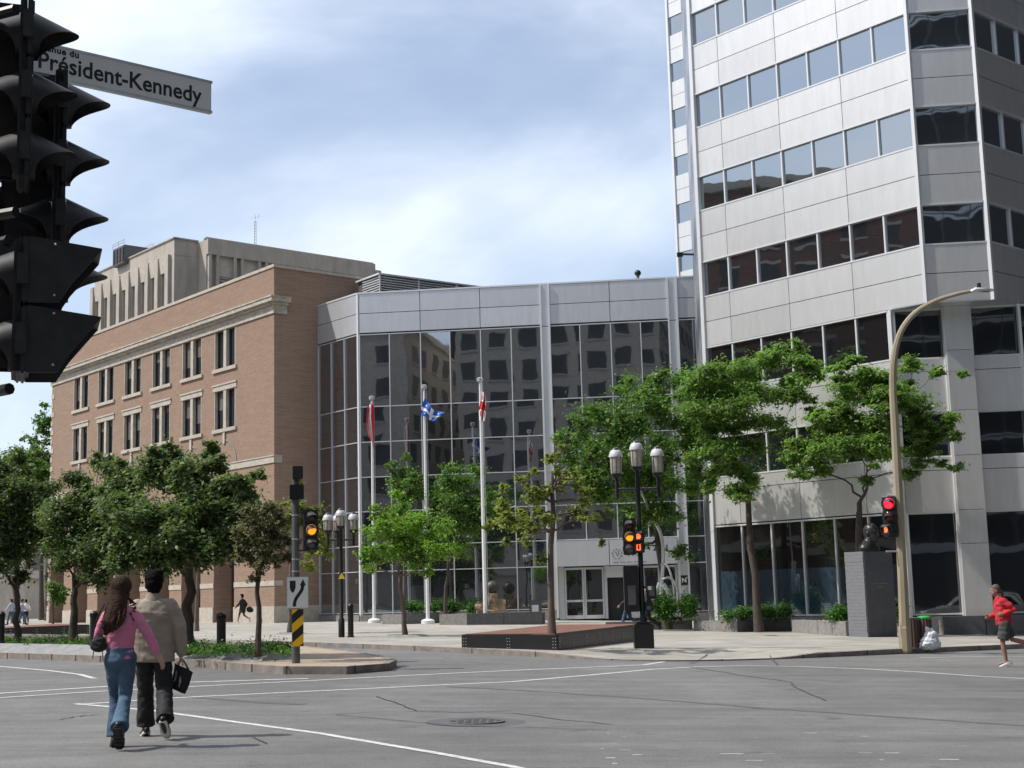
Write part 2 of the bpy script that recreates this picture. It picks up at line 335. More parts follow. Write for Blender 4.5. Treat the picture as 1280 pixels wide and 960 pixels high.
def part(name,mb,m,parent=None,smooth=False,local=False,bevel=0.,loc=(0,0,0)):
    """one mesh object; unless local, the builder's coordinates are world ones and become relative to the thing's base"""
    ms=m if isinstance(m,(list,tuple)) else [m]
    off=(0,0,0) if local else (base(parent) if parent else loc)
    me=mb.mesh(name,off,smooth,ms)
    if bevel:
        bm=bmesh.new(); bm.from_mesh(me)
        ed=[e for e in bm.edges if len(e.link_faces)==2 and e.calc_face_angle(0)>.6]
        bmesh.ops.bevel(bm,geom=ed,offset=bevel,segments=2,affect='EDGES',clamp_overlap=True); bm.to_mesh(me); bm.free()
    return link(name,me,parent,loc)
def each(name,mb,m,parent,k=1,**kw):
    """every k shapes of the builder become one part of their own"""
    g=mb.g+[(len(mb.v),len(mb.f))]; out=[]
    for i in range(0,len(mb.g),k):
        a,b_=g[i],g[min(i+k,len(mb.g))]; q=MB(); q.v=mb.v[a[0]:b_[0]]; q.f=[tuple(x-a[0] for x in f) for f in mb.f[a[1]:b_[1]]]; q.m=mb.m[a[1]:b_[1]]
        out.append(part(name,q,m,parent,**kw))
    return out
def copy_tree(o,parent=None):
    c=o.copy(); COL.objects.link(c); c.parent=parent
    for ch in [x for x in bpy.data.objects if x.parent==o]: copy_tree(ch,c)
    return c
def frame(O,u,n):
    O=Vector((O[0],O[1],0)); u=Vector(u); n=Vector(n)
    def fr(s_,o,z): 
        p=O+u*s_+n*o; return Vector((p.x,p.y,z))
    return fr
def text(body,size,fr,s0,z0,o,m,parent,name='lettering',thick=.0,depth=.003,spacing=1.,xs=1.):
    cu=bpy.data.curves.new('t','FONT'); cu.body=body; cu.size=size; cu.extrude=depth; cu.offset=thick; cu.space_character=spacing; cu.resolution_u=3
    ob=bpy.data.objects.new('t',cu); COL.objects.link(ob)
    dg=bpy.context.evaluated_depsgraph_get(); me=bpy.data.meshes.new_from_object(ob.evaluated_get(dg)); bpy.data.objects.remove(ob)
    off=base(parent)
    for v in me.vertices:
        p=fr(s0+v.co.x*xs,o+v.co.z,z0+v.co.y); v.co=p-off
    me.materials.clear(); me.materials.append(m)
    me.name=name
    return link(name,me,parent)

# ------------------------------------------------------------------ ground sheets
def drape(name,pts,dz,m,skirt=0.,step=1.5,zfun=None,uvs=None):
    """flat polygon (possibly concave) laid on the ground profile"""
    bm=bmesh.new(); vs=[bm.verts.new((p[0],p[1],0)) for p in pts]; f=bm.faces.new(vs)
    bmesh.ops.triangulate(bm,faces=[f])
    xs=[p[0] for p in pts]; x=math.floor(min(xs)/step)*step
    lo=max(min(xs),-60); hi=min(max(xs),80)
    x=math.ceil(lo/step)*step
    while x<hi:
        bmesh.ops.bisect_plane(bm,geom=bm.verts[:]+bm.edges[:]+bm.faces[:],plane_co=(x,0,0),plane_no=(1,0,0)); x+=step
    zf=zfun or (lambda X,Y:dz)
    if skirt:
        be=[e for e in bm.edges if len(e.link_faces)==1]
        r=bmesh.ops.extrude_edge_only(bm,edges=be)
        low=set(g for g in r['geom'] if isinstance(g,bmesh.types.BMVert))
    else: low=set()
    for v in bm.verts:
        v.co.z=gz(v.co.x)+zf(v.co.x,v.co.y)-(skirt if v in low else 0)
    bmesh.ops.recalc_face_normals(bm,faces=bm.faces[:])
    up=sum(f.normal.z*f.calc_area() for f in bm.faces)
    if up<0: bmesh.ops.reverse_faces(bm,faces=bm.faces[:])
    me=bpy.data.meshes.new(name); bm.to_mesh(me); bm.free(); me.materials.append(m)
    return link(name,me)
def P2(*pp,dz=0.): return [tuple(gp(x,y,dz).xy) for x,y in pp]
big=[(-700,-700),(700,-700),(700,900),(-700,900)]
road=drape('road',big,0,MT['asphalt'],step=2.0); tag(road,kind='structure')
# plaza kerb line, clockwise
CORN=Vector((4.3,33.7))
def ramp(X,Y):
    d=(Vector((X,Y))-CORN).length; t=min(1,max(0,(d-2.2)/2.2)); t=t*t*(3-2*t); return .025+.105*t
k0=Vector((1.69,34.9)); kl=k0+Vector((M.x,M.y))*85
k1=Vector((7.23,35.9)); kr=k1+Vector((N.x,N.y))*110
arc=[]
for i in range(11):
    t=i/10; c1=k0-Vector((M.x,M.y))*2.6; c2=k1-Vector((N.x,N.y))*2.2
    p=(1-t)**3*k0+3*(1-t)**2*t*c1+3*(1-t)*t*t*c2+t**3*k1; arc.append(p)
def along(a,b,st=3.):
    n=max(1,int((b-a).length/st)); return [a+(b-a)*i/n for i in range(n)]
kerbline=along(kl,k0)+arc+along(k1,kr)[1:]+[kr]
plz=[(p.x,p.y) for p in kerbline]+[(kr.x,260),(kl.x,260)]
pv=drape('pavement',plz,.12,MT['plaza'],zfun=ramp); tag(pv,kind='structure')
def ribbon(pts,w0,w1,zt,zb=None,closed=False):
    mb=MB(); n=len(pts); P=[Vector((p[0],p[1])) for p in pts]; L=[];R=[]
    for i in range(n):
        a=P[i-1] if (i>0 or closed) else P[i]; b=P[(i+1)%n] if (i<n-1 or closed) else P[i]
        t=(b-a).normalized(); nn=Vector((-t.y,t.x)); L.append(P[i]+nn*w0); R.append(P[i]+nn*w1)
    rng=range(n if closed else n-1)
    vs=[];fs=[]
    for i in range(n):
        vs+=[(L[i].x,L[i].y,gz(L[i].x)+zt(*P[i])),(R[i].x,R[i].y,gz(R[i].x)+zt(*P[i]))]
        if zb is not None: vs+=[(R[i].x,R[i].y,gz(R[i].x)+zb),(L[i].x,L[i].y,gz(L[i].x)+zb)]
    k=4 if zb is not None else 2
    for i in rng:
        j=(i+1)%n; fs.append((i*k,i*k+1,j*k+1,j*k))
        if k==4: fs+=[(i*k+1,i*k+2,j*k+2,j*k+1),(i*k+3,i*k,j*k,j*k+3)]
    mb.add(vs,fs); return mb
kb=ribbon(kerbline,.0,-.16,lambda x,y:ramp(x,y)+.006,-.05)
kerb=part('kerb',kb,MT['kerb']); tag(kerb,kind='structure')
def slits(name,line,step,w,zt,m):
    mb=MB(); acc=0
    for i in range(len(line)-1):
        a,b=Vector(line[i][:2]),Vector(line[i+1][:2]); L=(b-a).length
        if L<1e-6: continue
        t=(b-a)/L; nn=Vector((-t.y,t.x)); s_=step-acc
        while s_<L:
            p=a+t*s_; X,Y=p; z=gz(X)
            q=[p+nn*-.166-t*w,p+nn*-.166+t*w,p+nn*.002+t*w,p+nn*.002-t*w]
            mb.add([(c.x,c.y,z+zt(X,Y)+.010) for c in q]+[(q[0].x,q[0].y,z-.04),(q[1].x,q[1].y,z-.04)],[(0,1,2,3),(1,0,4,5)])
            s_+=step
        acc=(acc+L)%step
    return mb
js=part('kerb_joint',slits('kerb_joint',kerbline,2.6,.02,ramp,None),MT['crack']); tag(js,kind='structure')
# traffic island
isl_px=[(-140,816),(0,822.5),(120,827),(245,832.5),(300,838),(360,842.5),(430,842.5),(478,838.5),(487,834),(470,828),(425,820.5),(345,811),(240,803),(100,797),(-140,790)]
isl=P2(*isl_px)
isl=[Vector(p) for p in isl]
def dens(P,st=1.2):
    out=[]
    for i in range(len(P)): 
        out+=along(P[i],P[(i+1)%len(P)],st)
    return out
isl=dens(isl,.8)
ti=drape('traffic_island',[(p.x,p.y) for p in isl],.15,MT['tan']); tag(ti,kind='structure')
k2=part('island_kerb',ribbon(isl[:],.0,-.15,lambda x,y:.156,-.05,closed=True),MT['kerb']); tag(k2,kind='structure')
js2=part('kerb_joint',slits('kerb_joint',isl,1.3,.018,lambda x,y:.158,None),MT['crack']); tag(js2,kind='structure')
bed_o=[Vector(p) for p in P2((-140,812),(0,815),(150,819),(270,824.5),(325,826.5),(350,825),(372,820.5),(345,813),(300,809),(200,803),(60,799),(-140,795),dz=.15)]
def inset(P,d):
    out=[]; n=len(P)
    ar=sum(P[i].x*P[(i+1)%n].y-P[(i+1)%n].x*P[i].y for i in range(n)); sg=1 if ar>0 else -1
    for i in range(n):
        t=(P[(i+1)%n]-P[i-1]).normalized(); out.append(P[i]+Vector((-t.y,t.x))*d*sg)
    return out
bed_i=inset(bed_o,.55)
mb=MB(); n=len(bed_o)
vs=[(p.x,p.y,gz(p.x)+.14) for p in bed_o]+[(p.x,p.y,gz(p.x)+.36) for p in bed_i]+[(p.x,p.y,gz(p.x)+.36) for p in inset(bed_o,.68)]+[(p.x,p.y,gz(p.x)+.2) for p in inset(bed_o,.68)]
fs=[]
for i in range(n):
    j=(i+1)%n
    for k in range(3): fs.append((k*n+i,k*n+j,(k+1)*n+j,(k+1)*n+i))
mb.add(vs,fs); bd=part('planting_bed_edge',mb,MT['slope']); tag(bd,kind='structure')
bed_s=inset(bed_o,.68)
so=drape('planting_bed_soil',[(p.x,p.y) for p in bed_s],.29,MT['soil']); tag(so,kind='structure')
# road markings (world polylines on the asphalt)
def line_marking(pxs,w,m,dz=.004,name='road_marking'):
    pts=[gp(x,y,dz).xy for x,y in pxs]; out=[]
    for i in range(len(pts)-1): out+=along(Vector(pts[i]),Vector(pts[i+1]),1.2)
    out.append(Vector(pts[-1]))
    mb=ribbon(out,w/2,-w/2,lambda x,y:dz); return mb
def marks(name,lines,m,dz=.004):
    mb=MB()
    for i,(pxs,w) in enumerate(lines):
        k=line_marking(pxs,w,m,dz+i*.0006); mb.add(k.v,k.f)
    o=part(name,mb,m); tag(o,kind='structure'); return o
marks('road_marking',[
 ([(94,879.5),(190,888),(300,903),(400,916.5),(450,925),(540,940),(640,958),(760,985)],.11),
 ([(96,880.5),(135,878),(222,872),(430,862),(640,852),(740,843.5),(815,836.5),(870,833.5),(930,832),(1000,833),(1080,836),(1150,840),(1220,845),(1300,849),(1500,856)],.13),
 ([(-120,881),(15,871),(125,864),(390,850.5),(640,838),(805,831),(830,827)],.13),
 ([(-120,876),(0,866.5),(125,858.5),(240,852.5),(385,848)],.18),
 ([(-140,827),(0,833),(60,838),(100,843),(118,848)],.13),
 ([(1150,822),(1210,821),(1300,820),(1500,818)],.12)],MT['paint'])
rr=random.Random(3)
def jag(pts,amp=1.2,n=5):
    out=[pts[0]]
    for i in range(len(pts)-1):
        for k in range(1,n+1):
            t=k/n; x=pts[i][0]*(1-t)+pts[i+1][0]*t; y=pts[i][1]*(1-t)+pts[i+1][1]*t
            out.append((x+rr.uniform(-1,1)*amp,y+rr.uniform(-1,1)*amp*.35))
    return out
marks('road_crack',[(jag(p),w) for p,w in (
 ([(860,833),(940,846),(988,852),(992,858),(1033,876)],.035),([(640,891),(700,899),(765,905)],.03),
 ([(75,899),(105,894),(125,893)],.03),([(470,870),(500,880),(520,888),(580,890),(640,888)],.03),([(420,893),(560,906),(760,912)],.02),([(420,893),(470,889),(640,891)],.02),
 ([(315,921),(325,925),(333,929)],.02),([(960,850),(1010,849),(1060,852)],.02),([(940,800),(955,812),(972,824)],.0),)] ,MT['crack'],.006)
rp=drape('repair_patch',P2((420,893),(520,889.5),(640,889),(700,898),(765,905),(640,911),(560,906)),.0012,MT['apatch']); tag(rp,kind='structure')
rp=drape('repair_patch',P2((940,846),(1060,846),(1075,852),(1010,857),(950,853)),.0012,MT['apatch']); tag(rp,kind='structure')
rp=drape('repair_patch',P2((560,822),(700,828),(690,833),(540,826)),.0012,MT['apatch']); tag(rp,kind='structure')
marks('tar_strip',[(jag([(560,858),(640,862),(790,872),(940,884),(1055,892),(1280,907),(1400,915)],.8),.16),(jag([(200,868),(330,878),(380,880)],.8),.2)],MT['tar'],.0025)
mb=MB()
for i in range(22):
    x=rr.choice((rr.gauss(1215,22),rr.gauss(1080,30),rr.gauss(950,40),rr.gauss(760,15))); y=rr.uniform(915,956); p=gp(x,y); w=rr.uniform(.02,.10)*rr.choice((.6,1,1.5)); h=rr.uniform(.006,.03); z=gz(p.x)+.003
    mb.add([(p.x-w,p.y-h,gz(p.x-w)+.003),(p.x+w*.7,p.y-h*1.5,gz(p.x+w*.7)+.003),(p.x+w,p.y+h,gz(p.x+w)+.003),(p.x-w*.6,p.y+h*1.3,gz(p.x-w*.6)+.003)],[(0,1,2,3)])
tag(part('road_paint_flecks',mb,MT['patch']),kind='structure')
# plaza joints/cracks
def plz_line(pxs,w,m,name):
    mb=MB()
    for pl in pxs:
        pts=[Vector(gp(x,y,.13).xy) for x,y in pl]; k=ribbon(pts,w/2,-w/2,lambda x,y:ramp(x,y)+.004); mb.add(k.v,k.f)
    o=part(name,mb,m); tag(o,kind='structure')
plz_line([[(957,811),(964,817),(971,824)],[(862,823),(876,818),(884,814)]],.03,MT['crack'],'pavement_crack')
def disc(name,px,py,r,m,label,cat,ring=True,dz=0.):
    p=gp(px,py,dz); t=thing(name,label,cat,(p.x,p.y,gz(p.x)+dz))
    mb=MB(); mb.lathe((0,0,0),[(r,0),(r,.012),(r*.9,.014),(r*.9,.009)],28); part('rim',mb,MT['granite_d'],t,local=True)
    mb=MB(); mb.lathe((0,0,0),[(r*.9,.008),(r*.9,.010)],28)
    for a in range(7):
        for b in range(7):
            x=(a-3)*r*.26; y=(b-3)*r*.26
            if x*x+y*y<(r*.8)**2: mb.box((x,y,.013),(r*.16,r*.16,.006))
    part('cover',mb,m,t,local=True); return t
mh=disc('manhole_cover',595,902.5,.36,MT['iron'],'round cast iron manhole cover in the asphalt crossing','manhole cover')
mh['label']='round cast iron manhole cover in the asphalt in front of the crossing'
# asphalt collar round the manhole
pc=gp(595,902.5); mb=MB(); nn=36
vs=[];fs=[]
for i in range(nn):
    a=2*PI*i/nn; 
    for r in (.375,.62): vs.append((pc.x+r*math.cos(a),pc.y+r*math.sin(a),gz(pc.x+r*math.cos(a))+.003))
for i in range(nn): j=(i+1)%nn; fs.append((2*i,2*i+1,2*j+1,2*j))
mb.add(vs,fs); tag(part('asphalt_collar',mb,MT['tar']),kind='structure')
disc('drain_cover',960,795,.35,MT['granite_d'],'round dark access cover set in the plaza near the bust','access cover',dz=.12)

exec_parts=[]
# ================================================================== BUILDINGS
def col_panes(mb,fr,s0,s1,z0,z1,o,j=.006):
    # one pane, very slightly out of true like real glass
    a=[rnd.uniform(-j,j) for _ in range(4)]
    P=[fr(s0,o+a[0],z0),fr(s1,o+a[1],z0),fr(s1,o+a[2],z1),fr(s0,o+a[0]+a[2]-a[1],z1)]
    mb.add(P,[(0,1,2,3)])
# ---- brick building
C0=(-14.01,82.); ZB=-.3
b=thing('brick_building','long brown brick building with paired stone-trimmed windows and a stone cornice','building',(C0[0],C0[1],.3))
fm=frame(C0,M,-N)           # s runs away to the left, o outwards (towards the street)
fn=frame(C0,N,-M)           # short right-hand face
LB=33.7; WB=9.
bays=[(4.59+4.43*i,7.45+4.43*i) for i in range(6)]
bays=[(4.55+4.43*i,7.45+4.43*i) for i in range(7) if 7.45+4.43*i<LB]
ground_open=[(4.75+4.32*i,7.33+4.32*i) for i in range(7) if 7.4+4.32*i<LB]
mb=MB()
# wall assembled as strips round the openings (main face)
def wall_with_holes(mb,fr,s0,s1,z0,z1,holes,o0,o1):
    xs=sorted({s0,s1}|{h[0] for h in holes}|{h[1] for h in holes})
    for a,c in zip(xs[:-1],xs[1:]):
        mid=(a+c)/2; hs=sorted([(h[2],h[3]) for h in holes if h[0]<mid<h[1]]); z=z0
        for hz0,hz1 in hs:
            if hz0>z: mb.fbox(fr,a,c,z,hz0,o0,o1)
            z=max(z,hz1)
        if z<z1: mb.fbox(fr,a,c,z,z1,o0,o1)
holes=[(a+.12,c-.12,zz,zz+2.42) for a,c in bays for zz in (16.02,12.2)]+[(a,c,.35,6.6) for a,c in ground_open]
wall_with_holes(mb,fm,0,LB,ZB,21.25,holes,-.45,0)
# other walls and back
mb.fbox(fn,.45,WB,ZB,21.25,-.45,0)
fb=frame(Vector((*C0,0))+M*LB,N,M); mb.fbox(fb,.45,WB,ZB,21.25,-.45,0)
fk=frame(Vector((*C0,0))+N*WB,M,N); mb.fbox(fk,.45,LB-.45,ZB,21.25,-.45,0)
part('wall',mb,MT['brick'],b)
mb=MB(); mb.fbox(fm,.4,LB-.4,20.4,20.6,-WB+.4,-.4); part('roof',mb,MT['granite_d'],b)
mb=MB(); mb.fbox(fm,-.05,LB+.05,21.25,21.43,-.5,.06); mb.fbox(fn,.5,WB+.05,21.25,21.43,-.5,.06); mb.fbox(fk,.5,LB,21.25,21.43,-.5,.06); mb.fbox(fb,.5,WB,21.25,21.43,-.5,.06); part('coping',mb,MT['stone'],b)
mb=MB()
prof=[(18.45,18.98,.08),(18.98,19.12,.24),(19.12,19.36,.42),(19.36,19.44,.47)]
for z0,z1,o in prof:
    mb.fbox(fm,-o,LB+.2,z0,z1,.002,o); mb.fbox(fn,.002,.85 if o<.4 else .92,z0,z1,.002,o)
    
part('cornice',mb,MT['weather'],b)
mb=MB()
for z0,z1,o in ((9.55,9.93,.06),(9.93,10.0,.1)):
    mb.fbox(fm,-o,LB,z0,z1,.002,o); mb.fbox(fn,.002,.5,z0,z1,.002,o)
def skip(a0,a1,holes):
    cur=a0; out=[]
    for h in sorted(holes):
        if h[0]>cur: out.append((cur,h[0]))
        cur=h[1]
    if cur<a1: out.append((cur,a1))
    return out
for a,c in skip(-.04,LB,ground_open): mb.fbox(fm,a,c,2.42,2.72,.002,.04)
mb.fbox(fn,.002,.55,2.42,2.72,.002,.04)
part('string_course',mb,MT['stone'],b)
mb=MB()
for a,c in skip(-.07,LB,ground_open): mb.fbox(fm,a,c,ZB,1.25,.002,.07)
mb.fbox(fn,.002,3.0,ZB,1.25,.002,.07)
each('base_course',mb,MT['stone'],b)
mb=MB()
for k in range(24): mb.fbox(fm,LB-.5 if k%2 else LB-.3,LB+.05,1.3+k*.7,1.3+k*.7+(.35),.002,.035)
part('quoins',mb,MT['stone'],b)
mb=MB()
for a,c in bays:
    mid=(a+c)/2
    # blind arch ring with keystone above the ground openings
    pts=[]
    for i in range(17):
        th=PI*i/16; pts.append((mid+1.42*math.cos(th),9.98+1.42*math.sin(th)))
    for i in range(16):
        (a0,z0),(a1,z1)=pts[i],pts[i+1]
        r=1.54/1.42
        q=lambda s_,z_:(mid+(s_-mid)*r,9.98+(z_-9.98)*r)
        A1,A2=q(a0,z0),q(a1,z1)
        P=[fm(*k) for k in ((a0,.002,z0),(a1,.002,z1),(A2[0],.002,A2[1]),(A1[0],.002,A1[1]),(a0,.035,z0),(a1,.035,z1),(A2[0],.035,A2[1]),(A1[0],.035,A1[1]))]
        mb.hexa(P)
each('arch_moulding',mb,MT['granite'],b,16)
mb=MB()
for a,c in bays: mb.fbox(fm,(a+c)/2-.13,(a+c)/2+.13,11.25,11.93,.036,.09)
each('keystone',mb,MT['stone'],b)
for a,c in bays:
    for z0 in (15.82,12.0):
        w=MB(); a1,c1=a+.12,c-.12; zs=z0+.2; mid=(a+c)/2
        for s0,s1 in ((a1,mid-.17),(mid+.17,c1)):
            for q in ((s0,s0+.07,zs,zs+2.42),(s1-.07,s1,zs,zs+2.42)): w.fbox(fm,*q,-.30,-.2)
            w.fbox(fm,s0+.07,s1-.07,zs,zs+.07,-.30,-.2); w.fbox(fm,s0+.07,s1-.07,zs+2.35,zs+2.42,-.30,-.2)
        wo=part('window',w,MT['wframe'],b)
        g=MB(); col_panes(g,fm,a1+.04,mid-.2,zs+.03,zs+2.4,-.27); col_panes(g,fm,mid+.2,c1-.04,zs+.03,zs+2.4,-.27); part('pane',g,MT['wglass'],wo)
        g=MB()
        for s0,s1 in ((a1+.075,mid-.245),(mid+.245,c1-.075)):
            hb=rnd.choice((0,.35,.6,.6,1.1,1.6))
            if hb: g.fbox(fm,s0,s1,zs+2.34-hb,zs+2.34,-.262,-.25)
        if g.v: each('blind',g,MT['blind'],wo)
        g=MB(); g.fbox(fm,mid-.17,mid+.17,zs,zs+2.42,-.3,.02); g.fbox(fm,a1-.02,a1+.05,zs,zs+2.42,-.19,.012); g.fbox(fm,c1-.05,c1+.02,zs,zs+2.42,-.19,.012); part('mullion',g,MT['stone'],wo)
        g=MB(); g.fbox(fm,a-.05,c+.05,zs+2.42,zs+2.80,.002,.05); g.fbox(fm,a-.1,c+.1,zs+2.74,zs+2.84,.052,.10); part('lintel',g,MT['stone'],wo)
        g=MB(); g.fbox(fm,a-.08,c+.08,z0-.02,zs-.002,-.2,.11); part('sill',g,MT['stone'],wo)
for a,c in ground_open:
    w=MB(); w.fbox(fm,a,c,ZB,6.6,-1.35,-1.25); wo=part('window_bay',w,MT['wframe'],b)
    g=MB(); 
    for k in range(2): col_panes(g,fm,a+.08+k*(c-a)/2,a-.08+(k+1)*(c-a)/2,.5,6.5,-1.2)
    part('pane',g,MT['wglass'],wo)
    g=MB(); g.fbox(fm,a-.45,a-.002,ZB,6.6,-1.35,-.46); g.fbox(fm,c+.002,c+.45,ZB,6.6,-1.35,-.46); g.fbox(fm,a,c,6.61,6.8,-1.35,-.46); part('reveal',g,MT['brick'],wo)
# ---- concrete building behind
Q0=(-30.45,125.); q1=Vector((-28.6,126.54,0)); q2=Vector((-27.6,125.34,0))
b=thing('concrete_building','grey concrete block with tall vertical fins rising behind the brick building','building',(Q0[0],Q0[1],.3))
fl=frame(Q0,M,-N); ff=frame(Q0,N,-M); f3=frame(q2,N,-M)
mb=MB()
wall_with_holes(mb,fl,0,17.5,0,34.5,[(1.55+i*2.08,2.5+i*2.08,z0,z1) for i in range(8) for z0,z1 in ((26.9,31.6),(22.4,24.6))],-.5,0)
mb.prism([fl(.5,-.5,0)[:2],fl(17.5,-.5,0)[:2],fl(17.5,-24,0)[:2],f3(19.65,-.5,0)[:2],f3(.5,-.5,0)[:2],ff(2.4,-.5,0)[:2]][::-1],0,34.1)
mb.fbox(ff,.5,2.4,0,34.5,-.5,0)
f4=frame(q1,-M,-N); mb.fbox(f4,0,1.55,0,34.45,-.5,0)
mb.fbox(f3,.0,18.3,0,34.5,-.5,0); mb.fbox(f3,18.3,19.65,0,33.3,-.5,0)
part('wall',mb,MT['conc'],b)
mb=MB()
for i in range(9): mb.fbox(fl,.62+i*2.08,1.28+i*2.08,0,33.1,.002,.32)
each('fin',mb,MT['conc'],b)
mb=MB()
for i in range(8):
    s0=1.3+i*2.08; s1=2.68+i*2.08
    # sloping pale hoods above and below the windows
    for (z0,z1) in ((31.6,33.0),(24.6,26.9)):
        P=[fl(s0,.002,z0),fl(s1,.002,z0),fl(s1,.002,z1),fl(s0,.002,z1)]
        top=[fl(s0,.08,z0),fl(s1,.08,z0),fl(s1,.24 if z1>30 else .15,z1),fl(s0,.24 if z1>30 else .15,z1)]
        mb.hexa([P[0],P[1],top[1],top[0],P[3],P[2],top[2],top[3]])
each('window_hood',mb,MT['conc_l'],b)
for i in range(8):
    g=MB(); 
    for z0,z1 in ((26.9,31.6),(22.4,24.6)): g.fbox(fl,1.56+i*2.08,2.49+i*2.08,z0,z1,-.4,-.32)
    part('window',g,MT['redbrick'] if i%3 else MT['wglass'],b)
mb=MB()
for i in range(7): 
    s0=.1+i*2.55; mb.fbox(f3,s0,s0+.28,0,33.0,.002,.35); mb.fbox(f3,s0+.75,s0+1.03,0,33.0,.002,.35)
mb.fbox(f3,-.02,18.35,33.0,34.45,.002,.37); mb.fbox(ff,-.02,2.42,33.0,33.05,.002,.02)
part('pilaster',mb,MT['conc'],b)
for i in range(7):
    s0=1.13+i*2.55; g=MB(); g.fbox(f3,s0,s0+1.52,31.1,33.0,.002,.06); part('pale_panel',g,MT['conc_l'],b)
    g=MB(); g.fbox(f3,s0+.3,s0+1.2,28.3,31.05,.002,.04); g2=part('window',g,MT['wglass'],b)
    g=MB(); 
    for k in range(9): g.fbox(f3,s0+.32,s0+1.18,28.4+k*.3,28.4+k*.3+.12,.045,.07)
    part('blind',g,MT['brown'],g2)
mb=MB(); mb.fbox(fl,-.08,17.6,34.5,34.62,-.4,.12); mb.fbox(f3,-.08,18.3,34.5,34.62,-.4,.12); mb.fbox(ff,-.08,2.4,34.5,34.62,-.4,.12); part('coping',mb,MT['conc'],b)
# roof plant and mast
p=at(166,322,134); t=thing('cooling_unit','dark louvred cooling unit with railing on the concrete roof','roof unit',(p.x,p.y,34.1))
mb=MB(); mb.fbox(frame(p,M,-N),-1.3,1.3,34.1,35.9,-1.5,1.5); part('housing',mb,MT['granite_d'],t,bevel=.05)
mb=MB()
for k in range(4): mb.fbox(frame(p,M,-N),-1.2+k*.65,-.85+k*.65,34.3,35.7,1.51,1.56)
part('louvre',mb,MT['blackm'],t)
mb=MB()
for z in (36.15,36.4):
    for o in (1.5,-1.5): mb.tube([frame(p,M,-N)(-1.3,o,z),frame(p,M,-N)(1.3,o,z)],.035,6)
for s_ in (-1.3,0,1.3):
    for o in (1.5,-1.5): mb.tube([frame(p,M,-N)(s_,o,35.9),frame(p,M,-N)(s_,o,36.42)],.03,6)
part('railing',mb,MT['galv'],t)
p=at(319,303,136); t=thing('antenna_mast','thin lattice antenna mast on the concrete roof','antenna',(p.x,p.y,34.1))
mb=MB(); zt=at(319,268,136).z
for k in range(3):
    a=2*PI*k/3; mb.tube([(p.x+.16*math.cos(a),p.y+.16*math.sin(a),34.1),(p.x+.1*math.cos(a),p.y+.1*math.sin(a),zt-.7)],.022,6)
z=34.3
while z<zt-.8:
    mb.lathe((p.x,p.y,z),[(.15,0),(.15,.03)],3); z+=.3
mb.tube([(p.x,p.y,zt-.8),(p.x,p.y,zt)],.025,6); part('mast',mb,MT['galv'],t)
mb=MB(); mb.tube([(p.x-.4,p.y,zt-.3),(p.x+.4,p.y,zt-.3)],.02,6); mb.tube([(p.x+.35,p.y,zt-.3),(p.x+.35,p.y,zt+.1)],.03,6); part('aerial',mb,MT['galv'],t)
# ---- glass (curtain wall) building
E1=Vector((-11.66,83.97,0)); E2=Vector((-8.89,80.65,0))
b=thing('glass_building','low reflective glass-walled building with a grey metal fascia and entrance','building',(E2.x,E2.y,.2))
fe=frame(E1,-M,-N); fd=frame(E2,D,DN)
LE=(E2-E1).length; LD=24.5
zr=[.72,3.05,4.5,6.45,8.42,10.44,12.49,16.72]; ZT=19.15
# solid core behind the glass, roof
mb=MB(); mb.prism([fe(0,-.4,0)[:2],fe(LE,-.4,0)[:2],fd(.3,-.4,0)[:2],fd(LD,-.4,0)[:2],fd(LD,-17,0)[:2],fd(0,-17,0)[:2]],-.4,18.6); part('core',mb,MT['blackm'],b)
mb=MB(); ja=MB()
def panels(mb,fr,edges,z0,z1,zm,o0,o1,g=.018):
    for a,c in zip(edges[:-1],edges[1:]):
        for za,zb in ((z0,zm),(zm,z1)): mb.fbox(fr,a+g,c-g,za+g,zb-g,o0,o1)
panels(mb,fe,[0,LE-.06],16.82,ZT,17.98,-.05,.06); panels(mb,fd,[.08,3.69,7.2,10.72],16.82,ZT,17.98,-.05,.06); panels(mb,fd,[11.2,14.69,18.0],16.82,ZT,17.98,-.05,.06)
panels(mb,fd,[10.72,11.2],.3,ZT,16.7,-.05,.12); panels(mb,fd,[18.0,18.5],.3,ZT,16.7,-.05,.12); panels(mb,fd,[18.5,20.6,22.6,24.5],16.82,ZT,17.98,-.05,.06)
part('fascia_panel',mb,MT['alu2'],b)
mb=MB(); mb.fbox(fe,0,LE,16.7,ZT,-.3,-.06); mb.fbox(fd,0,LD,16.7,ZT,-.3,-.06); part('panel_backing',mb,MT['joint'],b)
mb=MB(); mb.fbox(fe,0,LE,ZT,ZT+.09,-.5,.09); mb.fbox(fd,0,LD,ZT,ZT+.09,-.5,.09); part('coping',mb,MT['trim'],b)
mb=MB(); cpt=fe(LE,0,0); mb.tube([(cpt.x,cpt.y,-.2),(cpt.x,cpt.y,ZT)],.09,4,side=(1,0,0)); 
for s_ in (10.72,11.2,18.0,18.5): mb.fbox(fd,s_-.05,s_+.05,.2,ZT,.02,.18)
each('corner_trim',mb,MT['trim'],b)
def bay(fr,s0,s1,rows,mats,o=0.):
    g=MB()
    for z0,z1 in zip(rows[:-1],rows[1:]): col_panes(g,fr,s0,s1,z0,z1,o)
    w=part('window',g,mats,b)
    h=MB(); h.fbox(fr,s0-.026,s0+.026,rows[0]-.08,rows[-1],-.05+o,.09+o)
    for z in rows: h.fbox(fr,s0+.026,s1-.026,z-.024,z+.024,-.05+o,.07+o)
    part('transom',h,MT['mull'],w); return w
for s0,s1 in zip([.06,1.5,2.95],[1.5,2.95,4.25]): bay(fe,s0,s1,zr,MT['cglass'])
ml=[.1,1.86,3.69,5.41,7.2,8.97,10.70]
